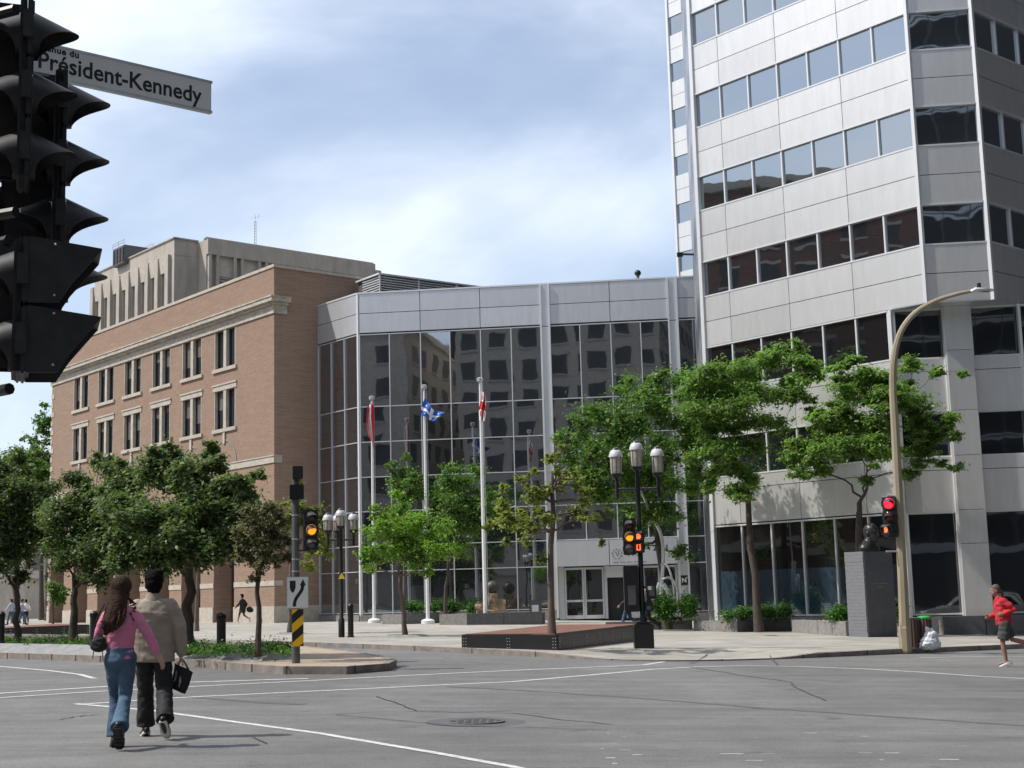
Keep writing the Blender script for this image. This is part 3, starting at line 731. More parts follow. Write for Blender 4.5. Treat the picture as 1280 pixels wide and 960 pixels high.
for s0,s1 in zip(ml[:-1],ml[1:]): bay(fd,s0,s1,zr,MT['cglass'])
ml=[11.22,12.93,14.69,16.39,18.0]
for s0,s1 in zip(ml[:-1],ml[1:]): bay(fd,s0,s1,[4.5]+zr[3:],MT['cglass'])
ml=[18.5,19.5,20.6,21.7,22.8]
for s0,s1 in zip(ml[:-1],ml[1:]): bay(fd,s0,s1,[.4,3.05,4.5]+zr[3:],MT['cglass'])
mb=MB(); mb.fbox(fe,0,LE,-.4,.64,-.05,.14); mb.fbox(fd,0.02,11.2,-.4,.64,-.05,.14); mb.fbox(fd,18.0,LD,-.4,.32,-.05,.14); each('base_course',mb,MT['granite'],b)
# entrance: projecting canopy band, doors
mb=MB(); panels(mb,fd,[11.26,14.2],3.0,4.42,4.41,.05,.85); panels(mb,fd,[14.2,15.9,17.95],3.0,4.42,4.41,.05,.85)
mb.fbox(fd,13.95,15.02,2.35,2.98,-.25,.25); part('canopy',mb,MT['alu2'],b)
mb=MB(); mb.fbox(fd,11.26,17.95,.0,3.0,-.38,-.30); part('entrance_recess',mb,MT['blackm'],b)
def door(s0,s1,label=None):
    w=(s1-s0); t=MB()
    for q in ((s0,s0+.1,.12,2.95),(s1-.1,s1,.12,2.95),(s0+.1,s1-.1,2.83,2.95),(s0+.1,s1-.1,.12,.32),(s0+.1,s1-.1,1.05,1.17)): t.fbox(fd,*q,-.12,-.02)
    o=part('door',t,MT['alu2'],b)
    g=MB(); col_panes(g,fd,s0+.08,s1-.08,.3,1.06,-.08); col_panes(g,fd,s0+.08,s1-.08,1.16,2.85,-.08); part('pane',g,MT['lglass'],o)
    g=MB(); e=s1-.17 if s0<12 else s0+.17; g.tube([fd(e,.02,1.1),fd(e,.02,1.9)],.018,8); part('handle',g,MT['steel'],o); return o
door(11.6,12.68); door(12.70,13.8); door(15.95,16.9); door(16.92,17.85)
mb=MB()
for a,c in ((11.26,11.58),(13.82,13.98),(15.0,15.93),(17.87,17.98)): mb.fbox(fd,a,c,.1,3.0,-.14,.0)
each('door_surround',mb,MT['alu2'],b)
text('2001',.42,fd,16.6,3.75,.853,MT['signk'],b,thick=.012,spacing=1.05)
# round broken-ring emblem with faint lettering bars, too small to read in the photograph
mb=MB()
for k in range(9):
    a0=2*PI*k/9; 
    mb.tube([fd(14.62+.27*math.cos(a0+q),.86,3.62+.27*math.sin(a0+q)) for q in (0,.15,.3,.42)],.022,6)
mb.tube([fd(14.55,.86,3.72),fd(14.63,.86,3.5),fd(14.72,.86,3.76)],.022,6)
part('emblem',mb,MT['granite_d'],b)
mb=MB()
for k in range(5): mb.fbox(fd,14.4+k*.38,14.7+k*.38,3.13,3.18,.853,.857)
for k in range(3): mb.fbox(fd,15.2+k*.24,15.32+k*.24,3.48,3.78,.853,.857)
part('small_lettering',mb,MT['granite'],b)
p=fd(18.25,.2,2.1); t=thing('black_plaque','small square black wall plaque with a white letter N beside the entrance','plaque',tuple(p))
mb=MB(); mb.fbox(fd,17.98,18.5,1.82,2.36,.13,.17); part('board',mb,MT['signk'],t,bevel=.01)
text('N',.34,fd,18.1,1.98,.172,MT['signw'],t,thick=.012); mb=MB(); mb.fbox(fd,18.36,18.41,2.2,2.27,.171,.175); part('accent',mb,MT['signw'],t)
# glazed lobby return between the two buildings
t=thing('glass_link','narrow glazed lobby link between the tower and the glass building','glass link',tuple(fd(20.8,.2,-.1)))
fv=frame(fd(20.1,.0,0),Vector((.12,-.99,0)).normalized(),Vector((-.99,-.12,0)).normalized())
for a in range(3):
    w=MB(); 
    for z0,z1 in ((.4,3.05),(3.05,4.5),(4.5,8.42)): col_panes(w,fv,.2+a*1.5,1.7+a*1.5,z0,z1,0)
    w=part('window',w,MT['lglass'],t); h=MB(); h.fbox(fv,.15+a*1.5,.25+a*1.5,0,8.4,-.05,.1)
    for z in (.4,3.05,4.5,8.42): h.fbox(fv,.25+a*1.5,1.65+a*1.5,z-.05,z+.05,-.05,.08)
    part('transom',h,MT['trim'],w)
mb=MB(); mb.fbox(fv,0,4.75,8.5,8.7,-1.6,.1); part('roof',mb,MT['alu2'],t)
mb=MB(); mb.fbox(fv,0,4.75,-.4,.3,-.1,.1); part('base_course',mb,MT['granite'],t)
# roof louvre box and ball camera
p=at(520,352,84.5); t=thing('roof_louvre','white louvred plant screen on the glass building roof beside the brick wall','roof unit',(p.x,p.y,18.6))
o=Vector(at(475,368,83.)); u=Vector((.80,.60,0)); nn=Vector((.60,-.80,0)); fo=frame(o,u,nn); fo2=frame(o,-Vector((.62,-.78,0)),Vector((-.78,-.62,0)))
mb=MB(); mb.fbox(fo,.05,9,18.7,20.85,-2.6,-.3); part('housing',mb,MT['granite_d'],t)
mb=MB()
for k in range(14): 
    z=18.75+k*.15; mb.fbox(fo,0,9,z,z+.06,-.28,-.02); mb.fbox(fo2,0.05,2.,z,z+.06,-.28,-.02)
part('louvre',mb,MT['trim'],t)
mb=MB()
for s_ in (0,2.8,5.6,8.4): mb.fbox(fo,s_-.05,s_+.05,18.6,20.85,-.02,.04)
mb.fbox(fo,-.1,9.1,20.85,20.95,-2.7,.06); part('frame',mb,MT['trim'],t)
p=at(797.5,349,78.9); t=thing('roof_camera','small dark ball on a stub post at the edge of the glass building roof','roof camera',(p.x,p.y,19.24))
mb=MB(); mb.tube([(p.x,p.y,19.2),(p.x,p.y,19.4)],.08,10); part('post',mb,MT['granite_d'],t); mb=MB(); mb.sph((p.x,p.y,19.58),.19); part('ball',mb,MT['bronze'],t,smooth=True)
# ---- tower
T1=Vector((15.67,52.,0)); T2=T1+D*2.45; L1=T1+M*1.56
b=thing('office_tower','tall silver-clad office tower with horizontal bands of dark windows','tower',(T1.x,T1.y,-.4))
ft=frame(T1,M,-N); fc=frame(T1,D,DN); fr_=frame(T2,N,-M); flc=frame(L1,D,DN)
LT=11.22; LR=26.; LC=2.45
ZTW=36.
mw=[.04,1.67,3.28,4.88,6.48,8.08,9.68,11.20]
mj=[.02,3.27,6.47,9.67,11.2]
bot=[14.22,18.10,21.92,25.74,29.56,33.38]; WH=1.6
core=MB()
core.prism([ft(0,-.5,0)[:2],ft(LT,-.5,0)[:2],ft(LT,-24,0)[:2],fr_(LR,-.5,0)[:2],fr_(.3,-.5,0)[:2]][::-1],12.06,ZTW-.3)
Lr2=frame(flc(7.2,0,0),N,-M)
core.prism([ft(1.9,-.5,0)[:2],ft(LT,-.5,0)[:2],ft(LT,-24,0)[:2],Lr2(18,-.5,0)[:2],Lr2(.2,-.5,0)[:2],flc(.3,-.5,0)[:2]][::-1],-1.2,12.02)
part('core',core,MT['joint'],b)
cl=MB(); 
def band(fr,edges,z0,z1,zm,o1=.0,mbx=None):
    panels(mbx or cl,fr,edges,z0,z1,zm,-.2,o1,g=.014)
zb=[12.02]+[z+WH for z in bot]
segs=[]
for i,z1 in enumerate(bot+[ZTW]):
    z0=12.02 if i==0 else bot[i-1]+WH
    if z1-z0<.3: continue
    zm=(z0+z1)/2
    for fr,ed in ((ft,mj),(fc,[.05,LC-.05]),(fr_,[.05]+[.05+3.28*k for k in range(1,8)]),):
        m_=MB(); panels(m_,fr,ed,z0,z1,zm,-.2,.0,g=.014); part('spandrel',m_,MT['alu'],b)
def win(fr,s0,s1,z0,z1,m,o=-.1,name='window',fw=.05,up=True,dn=True):
    g=MB(); col_panes(g,fr,s0,s1,z0,z1,o); w=part(name,g,m,b)
    h=MB(); h.fbox(fr,s0-.035,s0+.035,z0,z1,o-.05,o+.09); 
    if dn: h.fbox(fr,s0,s1,z0-.012,z0+fw,o-.05,o+.12)
    if up: h.fbox(fr,s0,s1,z1-fw,z1+.012,o-.05,o+.12)
    part('frame',h,MT['trim'],w)
for z in bot:
    for a,c in zip(mw[:-1],mw[1:]): win(ft,a,c,z,z+WH,MT['tglass'])
    win(fc,.06,LC-.06,z,z+WH,MT['tglass'])
    if z<30:
        for k in range(5): win(fr_,.05+1.64*k,.05+1.64*(k+1),z,z+WH,MT['tglass'])
mb=MB()
for z in bot:
    if z<30:
        for k in range(5,14): col_panes(mb,fr_,.05+1.64*k,.05+1.64*(k+1),z,z+WH,-.1)
    else:
        for k in range(14): col_panes(mb,fr_,.05+1.64*k,.05+1.64*(k+1),z,z+WH,-.1)
tag(part('far_window_band',mb,MT['tglass'],b),kind='stuff')
# corner trims
mb=MB()
for q in (T1,T2): mb.tube([(q.x,q.y,12.0),(q.x,q.y,ZTW)],.10,4,side=D)
q=ft(LT,0,0); mb.tube([(q.x,q.y,-.4),(q.x,q.y,ZTW)],.13,4,side=D)
q=ft(1.62,0.03,0); mb.tube([(q.x,q.y,.3),(q.x,q.y,12.0)],.10,4,side=D); each('corner_trim',mb,MT['trim'],b)
# soffit over the cut-back corner
mb=MB(); mb.prism([ft(1.7,-.02,0)[:2],(T1.x,T1.y),(T2.x,T2.y),fr_(8,0,0)[:2],fr_(8,-3,0)[:2],flc(.3,-.6,0)[:2]],12.0,12.06); part('soffit',mb,MT['alu2'],b)
# oblique left chamfer, seen as a narrow bright strip
fch=frame(ft(LT,0,0),Vector((.115,.993,0)),Vector((-.993,.115,0)))
mb=MB()
for i,z1 in enumerate(bot+[ZTW]):
    z0=12.02 if i==0 else bot[i-1]+WH
    panels(mb,fch,[.1,4,8,12],z0,z1,(z0+z1)/2,-.2,0)
panels(mb,fch,[.1,4,8,12],6.2,12.0,9,-.2,0)
part('spandrel',mb,MT['alu'],b)
mb=MB()
for z in bot:
    for k in range(6): col_panes(mb,fch,.1+2*k,.1+2*k+2,z,z+WH,-.06)
for k in range(6): col_panes(mb,fch,.1+2*k,.1+2*k+2,.4,6.2,-.06)
part('window',mb,MT['tglass'],b)
mb=MB()
for s_ in (.15,6,12): mb.fbox(fch,s_-.12,s_+.12,-.3,ZTW,0,.16)
each('edge_trim',mb,MT['steel'],b)
mb=MB(); p=at(867,318,60.9); mb.tube([p,p+Vector((-.55,-.1,0))],.05,8); mb.box(p+Vector((-.62,-.1,-.02)),(.26,.16,.18)); part('security_camera',mb,MT['bronze'],b)
# lower floors, main face
low=[(10.06,12.0),(6.28,8.02)]
ms=[1.78]+mw[2:]
for z0,z1 in low:
    for a,c in zip(ms[:-1],ms[1:]): win(ft,a,c,z0,z1,MT['lglass'])
for a,c in zip(ms[:-1],ms[1:]):
    win(ft,a,c,2.3,4.22,MT['lglass'],dn=False); win(ft,a,c,.42,2.3,MT['gglass'],up=False)
for z0,z1 in ((8.02,10.06),(4.27,6.28)):
    m_=MB(); panels(m_,ft,[1.72]+mj[1:],z0,z1,z1-.55,-.2,0,g=.014); part('spandrel',m_,MT['alu'],b)
m_=MB(); m_.fbox(ft,1.7,LT,-1.2,.38,-.2,.04); m_.fbox(flc,0.05,7.2,-1.2,.34,-.2,.1); part('base_course',m_,MT['granite'],b)
# lower floors, cut-back frontal face
wx=[(.1,1.86),(2.95,4.66),(4.78,6.3)]
for z0,z1 in ((10.06,12.0),(6.28,7.98),(.40,4.2)):
    for a,c in wx: win(flc,a,c,z0,z1,MT['lglass'],o=-.25)
for z0,z1 in ((7.98,10.06),(4.2,6.28)):
    for a,c in ((.06,1.9),(2.94,4.72),(4.74,6.36)):
        m_=MB(); panels(m_,flc,[a,c],z0,z1,z1-.5,-.3,-.08,g=.012); part('spandrel',m_,MT['alu'],b)
for a,c in ((1.9,2.9),(6.4,7.2)):
    m_=MB()
    for z0,z1 in ((.3,3.0),(3.0,4.25),(4.25,6.3),(6.3,8.0),(8.0,10.3),(10.3,12.0)): m_.fbox(flc,a+.01,c-.01,z0+.008,z1-.008,-.3,.22)
    part('pillar',m_,MT['alu'],b)
mb=MB()
for s_ in (1.9,4.70): mb.fbox(flc,s_-.05,s_+.03,.35,12.0,-.2,.1)
part('mullion',mb,MT['trim'],b)
m_=MB()
for k in range(5):
    m_.fbox(Lr2,.05+3.2*k,3.2*k+3.1,4.25,6.25,-.3,0); m_.fbox(Lr2,.05+3.2*k,3.2*k+3.1,8.0,10.0,-.3,0)
part('spandrel',m_,MT['alu'],b)
m_=MB()
for k in range(5):
    for z0,z1 in ((.4,4.2),(6.28,8.),(10.06,12.)): col_panes(m_,Lr2,.05+3.2*k,3.2*k+3.2,z0,z1,-.1)
part('window',m_,MT['lglass'],b)
# slanting shiny downpipe-like trim by the street light
# ---- far wing of the office complex seen past the tower
Wp=at(851,400,113); Wp=Vector((Wp.x,Wp.y,0)); Wl=at(836,0,113)
b=thing('far_office_block','white-banded office block far behind, a narrow strip left of the tower','building',(Wp.x,Wp.y,-.2))
fw_=frame(Wp,-M,-N)
wl=10.
mb=MB(); mb.fbox(fw_,0,wl,0,84.2,-14,-.3); part('core',mb,MT['joint'],b)
for k in range(20):
    z0=3+k*4.06; m_=MB()
    panels(m_,fw_,[0,3.2,6.4,wl],z0+1.6,z0+4.06,z0+2.83,-.3,0); part('spandrel',m_,MT['alu'],b)
    m_=MB(); 
    for a in range(6): col_panes(m_,fw_,a*wl/6+.05,(a+1)*wl/6-.05,z0,z0+1.6,-.1)
    part('window',m_,MT['tglass'],b)
mb=MB(); q=fw_(0,0,0); mb.tube([(q.x,q.y,0),(q.x,q.y,84.2)],.16,4,side=D); each('corner_trim',mb,MT['trim'],b)
# ---- buildings across the street behind the camera and to the left: seen mirrored in the glass
def block(name,label,x0,x1,y0,y1,h,wm,face,bayw,st,ww,wh,tr=None,z0=5.5,cat='building',gm='wframe'):
    b=thing(name,label,cat,((x0+x1)/2,(y0+y1)/2,0))
    mb=MB(); mb.box(((x0+x1)/2,(y0+y1)/2,h/2-1),(x1-x0,y1-y0,h+2)); part('wall',mb,wm,b)
    g=MB(); tr_=MB()
    for f in face:
        if f=='N': fr=frame((x1,y1),(-1,0,0),(0,1,0)); L=x1-x0
        elif f=='E': fr=frame((x1,y0),(0,1,0),(1,0,0)); L=y1-y0
        k=0
        while (k+1)*bayw<L:
            s0=k*bayw+(bayw-ww)/2+ (L%bayw)/2; z=z0
            while z+wh<h-1.2:
                g.fbox(fr,s0,s0+ww,z,z+wh,-.1,.03)
                if tr: tr_.fbox(fr,s0-.15,s0+ww+.15,z-.25,z-.02,.002,.15); tr_.fbox(fr,s0-.15,s0+ww+.15,z+wh+.02,z+wh+.3,.002,.12)
                z+=st
            k+=1
        if tr:
            for zz in (4.6,h-.9): tr_.fbox(fr,-.3,L+.3,zz,zz+.7,.002,.45)
    tag(part('window',g,MT[gm],b),kind='stuff')
    if tr: part('trim',tr_,tr,b)
    return b
block('stone_office_building','pale stone office building with dark square windows, mirrored in the curtain wall',-28.5,-2,-52,-14,42,MT['stone'],'NE',3.3,3.9,1.9,2.3,MT['conc_l'])
block('stone_hotel','lower pale stone corner building with wide windows, mirrored at the left of the curtain wall',-58,-34.5,-50,-11,36,MT['stone'],'NE',5.2,4.3,2.6,2.4,MT['conc_l'])
block('dark_rear_building','dark building set back between two stone ones, mirrored in the curtain wall',-42,-22,-84,-60,46,MT['dslab'],'N',3.6,3.8,2.4,2.4,None)
block('dark_glass_building','dark gridded glass building behind the viewer, mirrored in the tower corner',2,46,-66,-38,70,MT['granite_d'],'N',2.6,3.6,2.2,2.9,MT['trim'])
block('red_brick_hotel','red brick building with pale stone window trim, mirrored in the tower windows',-84,-54,40,74,38,MT['redbrick'],'E',3.6,3.7,1.5,2.1,MT['stone'])
block('grey_office_slab','grey office block outside the left edge, across the near crossing',-86,-50,-34,17,30,MT['conc'],'NE',3.6,3.8,2.2,2.0,None)
block('dark_occluder_slab','unseen dark slab added at the right to darken the shaded tower side',46,80,-22,116,105,MT['dslab'],'N',3.6,3.8,2.4,2.4,None)  # added out of view to block sky and darken the tower's right face
block('grey_street_building','grey stone building far down the street at the left behind the trees',-110,-52,150,185,15,MT['conc'],'E',4,3.8,2,2.4,MT['stone'])
# ================================================================== VEGETATION
def leaves(name,cl,count,size,m,parent,seed=1,flat=1.,asp=.5,shell=.55,up=.6):
    """cl: array of (x,y,z,rx,ry,rz) clumps in world coordinates; small folded leaf faces through each clump"""
    rs=np.random.RandomState(seed); cl=np.array(cl,float)
    w=(cl[:,3]*cl[:,4]*cl[:,5])**(2/3); w/=w.sum(); idx=rs.choice(len(cl),count,p=w); c=cl[idx]
    d=rs.normal(size=(count,3)); d/=np.linalg.norm(d,axis=1)[:,None]
    r=np.minimum(np.abs(rs.normal(0,.62,count)),1.9)*(.75+.5*shell)
    p=c[:,:3]+d*r[:,None]*c[:,3:6]
    nrm=rs.normal(size=(count,3)); nrm[:,2]=np.abs(nrm[:,2])*1.0+up; nrm+=d*.6; nrm/=np.linalg.norm(nrm,axis=1)[:,None]
    t=rs.normal(size=(count,3)); t-=nrm*(t*nrm).sum(1)[:,None]; t/=np.linalg.norm(t,axis=1)[:,None]; bt=np.cross(nrm,t)
    s=size*rs.uniform(.6,1.35,count)[:,None]
    v=np.empty((count,4,3)); droop=nrm*s*.18
    v[:,0]=p-t*s*.5; v[:,1]=p+bt*s*asp*.5-droop*.0; v[:,2]=p+t*s*.5-droop; v[:,3]=p-bt*s*asp*.5
    off=np.array(base(parent)) if parent else np.zeros(3); v-=off
    me=bpy.data.meshes.new(name); me.vertices.add(count*4); me.vertices.foreach_set('co',v.reshape(-1))
    me.loops.add(count*4); me.loops.foreach_set('vertex_index',np.arange(count*4)); me.polygons.add(count); me.polygons.foreach_set('loop_start',np.arange(0,count*4,4)); me.polygons.foreach_set('loop_total',np.full(count,4))
    me.materials.append(m); me.update(); me.validate()
    return link(name,me,parent)
def curve_pts(a,b,n=6,sag=.0,rs=None,amp=.08):
    L=(b-a).length; out=[]
    for i in range(n+1):
        t=i/n; p=a.lerp(b,t); p.z+=sag*L*math.sin(PI*t)
        if 0<i<n and rs: p+=Vector((rs.uniform(-1,1),rs.uniform(-1,1),rs.uniform(-.6,.6)))*L*amp
        out.append(p)
    return out
def tree(label,cat_name,base_px,circ,fork_px,tr,Y=None,n=9000,leaf=.10,m='lf_dark',bm='bark',spread=.8,flat=1.,sub=5,seed=1,group=None,asp=.55,dz=.12,sr=.5,rem=None,fill=1.2,limb=1.,fat=1.,twig=True,shell=.6,shift=0.,z0=None):
    rs=random.Random(seed)
    bp=gp(base_px[0],base_px[1],dz) if Y is None else at(base_px[0],base_px[1],Y)
    Y0=bp.y; zg=gz(bp.x)+dz if z0 is None else z0
    t=thing(cat_name,label,'tree',(bp.x,bp.y,zg),group=group)
    px=Y0/F
    fk=at(fork_px[0],fork_px[1],Y0)
    ys=[c[1] for c in circ]; xs=[c[0] for c in circ]; hw=(max(xs)-min(xs))/2*px
    B=MB(); cl=[]
    # trunk
    pts=[Vector((bp.x,bp.y,zg-.1))]; top=fk
    for i in range(1,6): 
        q=Vector((bp.x,bp.y,zg)).lerp(top,i/5); 
        if i<5: q+=Vector((rs.uniform(-1,1),rs.uniform(-1,1),0))*tr*.5
        pts.append(q)
    rad=[tr*1.45]+[tr*(1.1-.08*i) for i in range(1,6)]
    B.tube(pts,rad,10)
    B.tube([pts[-1]+Vector((0,0,-.1)),pts[-1]+Vector((rs.uniform(-.1,.1),rs.uniform(-.1,.1),.45))],[tr*.7,tr*.35],8)
    ex=[]
    for i,a_ in enumerate(circ):
        for b_ in circ[i+1:]:
            dd=math.hypot(a_[0]-b_[0],a_[1]-b_[1])
            if fill and (a_[2]+b_[2])*.7<dd<(a_[2]+b_[2])*1.25: ex.append(((a_[0]+b_[0])/2+rs.uniform(-4,4),(a_[1]+b_[1])/2+rs.uniform(-4,4),min(a_[2],b_[2])*.7,1))
    rs.shuffle(ex); ex=ex[:int(len(circ)*fill)]
    C3=[]
    for cc_ in list(circ)+ex:
        x,y,r=cc_[:3]
        f=(x-(max(xs)+min(xs))/2)*px/max(hw,.1)
        lim=math.sqrt(max(.05,1-f*f))*hw*spread
        dy=rs.uniform(-1,1)*lim+shift
        C3.append((at(x,y,Y0+dy),r*px*fat,len(cc_)>3))
    fkp=pts[-1]
    C3.sort(key=lambda q:(q[0]-fkp).length)
    nodes=[(pts[-1],tr*.72,0),(pts[-2],tr*.6,0),(pts[-1].lerp(pts[-2],.5),tr*.7,0)]+([(pts[-3],tr*.55,0),(pts[-2].lerp(pts[-3],.5),tr*.55,0),(pts[-3].lerp(pts[-4],.5),tr*.5,0)] if (pts[-1]-pts[0]).length>3.2 and tr<.1 else [])
    for c,R,mid in C3:
        best=min(nodes,key=lambda q:(q[0]-c).length*1.0+(q[0]-fkp).length*.35+(3*R if q[0].z>c.z+.5*R and flat>.9 else 0))
        a,ra,dep=best
        r0=max(.010,min(ra*.72,tr*.5)*limb)
        bl=curve_pts(a,c,6,(.10 if flat<.9 else .05)*(1 if c.z>a.z else .3),rs,.07)
        rl=[r0*(1-.55*i/6) for i in range(7)]; B.tube(bl,rl,7)
        for i in (2,3,4,5,6): nodes.append((bl[i],rl[i],dep+1))
        for s_ in range(sub+2):
            d=Vector((rs.gauss(0,1),rs.gauss(0,1),rs.gauss(0,.8))); d.normalize(); d*=R*rs.uniform(.35,.9); d.z*=flat
            sc_=R*rs.uniform(.32,.62)*sr/.5; q=c+d
            cl.append((q.x,q.y,q.z,sc_*rs.uniform(.9,1.3),sc_*rs.uniform(.9,1.3),sc_*flat*rs.uniform(.65,1.)))
            if twig: r1=rl[5]*.5; B.tube(curve_pts(bl[rs.choice((4,5,6))],q,4,.03,rs,.08),[r1,r1*.8,r1*.6,r1*.4,.004],5)
        cl.append((c.x,c.y,c.z,R*.5,R*.5,R*.42*flat))
    part('trunk',B,MT[bm],t,smooth=True)
    leaves('crown',cl,int(n*1.35),leaf*1.08,MT[m],t,seed=seed,asp=asp,shell=shell)
    return t
# island trees (dense, dark)
IG='dense dark trees along the traffic island'
tree('dense dark leafy tree at the far left end of the traffic island','island_tree',(21,801),[(20,640,34),(-10,620,36),(50,610,26),(15,690,32),(-30,660,40),(45,665,30),(-12,590,26),(22,575,16),(60,640,18),(30,718,16),(-25,710,26)],(21,738),.10,n=44000,leaf=.11,fat=1.15,dz=.36,seed=2,group=IG)
tree('dense dark leafy tree forking low, second along the traffic island behind the pink hoodie','island_tree',(92,801),[(112,640,38),(142,600,28),(162,598,20),(128,575,12),(150,580,10),(100,690,34),(150,672,36),(168,632,26),(122,722,18),(182,690,22),(72,690,24),(78,650,26),(100,600,18),(136,648,30)],(94,738),.13,n=50000,leaf=.11,fat=1.15,dz=.36,seed=3,group=IG)
tree('broad dark leafy tree with a thick trunk directly behind the man in beige','island_tree',(237,812),[(200,598,30),(240,585,26),(268,578,18),(182,640,36),(230,645,40),(282,630,32),(308,608,16),(312,650,22),(200,688,30),(260,684,30),(160,690,24),(292,690,22),(265,561,9),(196,566,10),(322,592,9),(150,640,24),(214,568,12)],(236,722),.145,n=66000,leaf=.11,fat=1.14,dz=.36,seed=4,group=IG)
tree('small thin tree with sparse bronze foliage beside the keep-right sign','bronze_tree',(322,815),[(318,652,22),(345,672,20),(302,690,16),(330,700,20),(352,648,12),(360,695,14),(335,635,12),(296,664,12),(372,676,8),(318,722,8)],(323,722),.065,n=7500,leaf=.075,m='lf_pur',dz=.36,seed=5,sub=7)
# plaza trees
tree('pale-trunked small tree with sparse yellow green leaves behind the keep-right sign','yellow_tree',(362,793),[(366,628,14),(386,640,16),(398,676,16),(352,660,16),(384,704,14),(404,648,10),(345,630,8),(410,690,8),(372,600,7)],(364,700),.10,n=5000,leaf=.12,m='lf_yel',bm='bark_l',seed=6,sub=6,spread=.7)
tree('fresh bright green young tree in a flush pit in front of the flagpoles','plaza_tree',(507,796),[(500,640,20),(472,662,22),(528,652,22),(482,692,26),(522,694,28),(556,682,22),(550,658,18),(456,690,14),(498,618,12),(574,688,10),(470,636,10),(536,716,12),(500,666,22),(462,712,10)],(500,720),.085,n=15000,leaf=.10,m='lf_mid',bm='bark_l',seed=7,spread=.8,sub=6)
tree('slender sparse tree growing from the low brick-topped planter','sparse_tree',(690,792),[(642,652,20),(626,632,12),(670,622,16),(700,602,16),(722,640,18),(690,575,12),(732,612,12),(650,598,9),(752,676,7),(660,672,12),(742,650,9),(610,656,9),(704,556,8),(680,648,14),(716,590,10),(760,640,8),(634,676,8),(628,610,8),(668,588,8),(676,700,8)],(690,610),.085,n=4600,leaf=.11,m='lf_yel',bm='bark_l',seed=8,spread=.75,sub=6,sr=.46,dz=.55)
tree('rounded deep green tree between the second and third flagpoles, close to the glass','plaza_tree',(556,772),[(575,602,28),(570,640,30),(602,622,18),(552,620,22),(590,655,22),(560,585,12),(596,590,13),(548,660,20),(618,640,14),(575,680,16)],(560,705),.10,Y=73,z0=.3,n=15000,leaf=.14,m='lf_deep',seed=9,spread=.5,shift=-1)
tree('small upright green tree between the first and second flagpoles, close to the glass','plaza_tree',(505,772),[(502,588,16),(490,602,12),(520,600,14),(506,572,8),(512,620,14),(534,610,12),(488,580,8),(498,640,12)],(505,660),.07,Y=73,z0=.3,n=5500,leaf=.13,m='lf_deep',bm='bark_l',seed=10,spread=.5,shift=-1)
tree('large leafy green tree behind the three-globe lamp, shading the entrance','plaza_tree',(834,772),[(760,520,34),(800,498,30),(740,560,34),(790,560,40),(842,530,34),(770,610,36),(822,596,40),(745,616,24),(832,640,24),(850,690,16),(826,470,16),(722,528,18),(792,648,18),(700,548,12),(870,500,26),(862,560,28),(884,596,20),(880,545,18),(850,478,18),(806,682,8),(866,610,18),(728,590,20),(776,486,14),(712,572,14)],(821,650),.16,Y=57.8,z0=.1,n=34000,leaf=.14,fat=1.04,m='lf_deep',seed=11,spread=.55,shift=-.4)
LG='layered honey locusts in front of the tower'
tree('feathery layered locust tree with its full trunk visible, in front of the tower ground floor','locust_tree',(948,770),[(900,468,28),(948,455,26),(984,438,18),(930,500,34),(884,518,28),(970,490,24),(902,556,26),(962,530,24),(1004,455,16),(1020,470,14),(1022,545,14),(1018,520,12),(872,575,16),(926,614,20),(872,482,20),(944,560,18),(996,478,14),(1010,500,10),(918,584,16),(940,600,14),(888,610,10),(890,590,12)],(935,620),.15,Y=54.8,z0=0.,n=44000,leaf=.155,m='lf_loc',seed=12,spread=.45,flat=.7,fat=1.22,asp=.38,group=LG,shift=-.5,sub=6)
tree('feathery layered locust tree with wide flat branches behind the bust and street light','locust_tree',(1077,772),[(1060,490,24),(1100,470,26),(1140,457,14),(1174,464,10),(1204,468,7),(1036,520,20),(1084,526,28),(1132,500,24),(1004,560,20),(1052,560,26),(1102,566,22),(1154,526,18),(1190,520,11),(1152,566,20),(1196,584,8),(1000,590,13),(1136,592,12),(1170,545,16),(1196,545,10),(1026,588,14),(1046,460,12),(1178,580,8),(986,575,10),(1084,600,10),(1066,450,10)],(1074,640),.16,Y=51.,z0=-.1,n=50000,leaf=.15,m='lf_loc',seed=13,spread=.38,flat=.62,fat=1.2,asp=.38,group=LG,shift=-.2,sub=6)
# far-left street trees
tree('bright green street tree far behind at the left edge','street_tree',(20,778),[(30,600,30),(10,590,26),(50,590,18),(-10,610,34),(20,640,40),(55,630,26),(70,660,20),(35,575,14)],(20,700),.3,Y=112,z0=.3,n=14000,leaf=.32,m='lf_bg',seed=14)
tree('tall darker street tree beyond the bright green one, left of the brick building','street_tree',(60,778),[(55,590,26),(40,570,18),(62,575,14),(50,620,30),(62,650,26),(20,580,20)],(58,720),.3,Y=128,z0=.3,n=9000,leaf=.34,m='lf_dark',seed=15)
tree('thin sparsely leaved treetop standing above the others at the left','street_tree',(52,778),[(52,540,14),(40,550,10),(60,525,10),(45,525,9),(56,508,7),(58,550,10),(30,548,6),(62,540,9)],(52,575),.22,Y=135,z0=.3,n=1300,leaf=.30,m='lf_bg',seed=16)
tree('small rounded tree under the canopy of the island trees, by the brick wall','street_tree',(66,784),[(70,742,12),(62,734,9),(80,740,9),(74,752,9)],(66,752),.06,Y=70,z0=.3,n=2500,leaf=.10,m='lf_bg',seed=17)
tree('leafless-looking slim tree with pale trunk standing on the pavement before the brick piers','street_tree',(246,790),[(250,668,10),(240,660,8),(262,676,7)],(248,690),.09,Y=64,z0=.3,n=900,leaf=.09,m='lf_deep',bm='bark_l',seed=18)
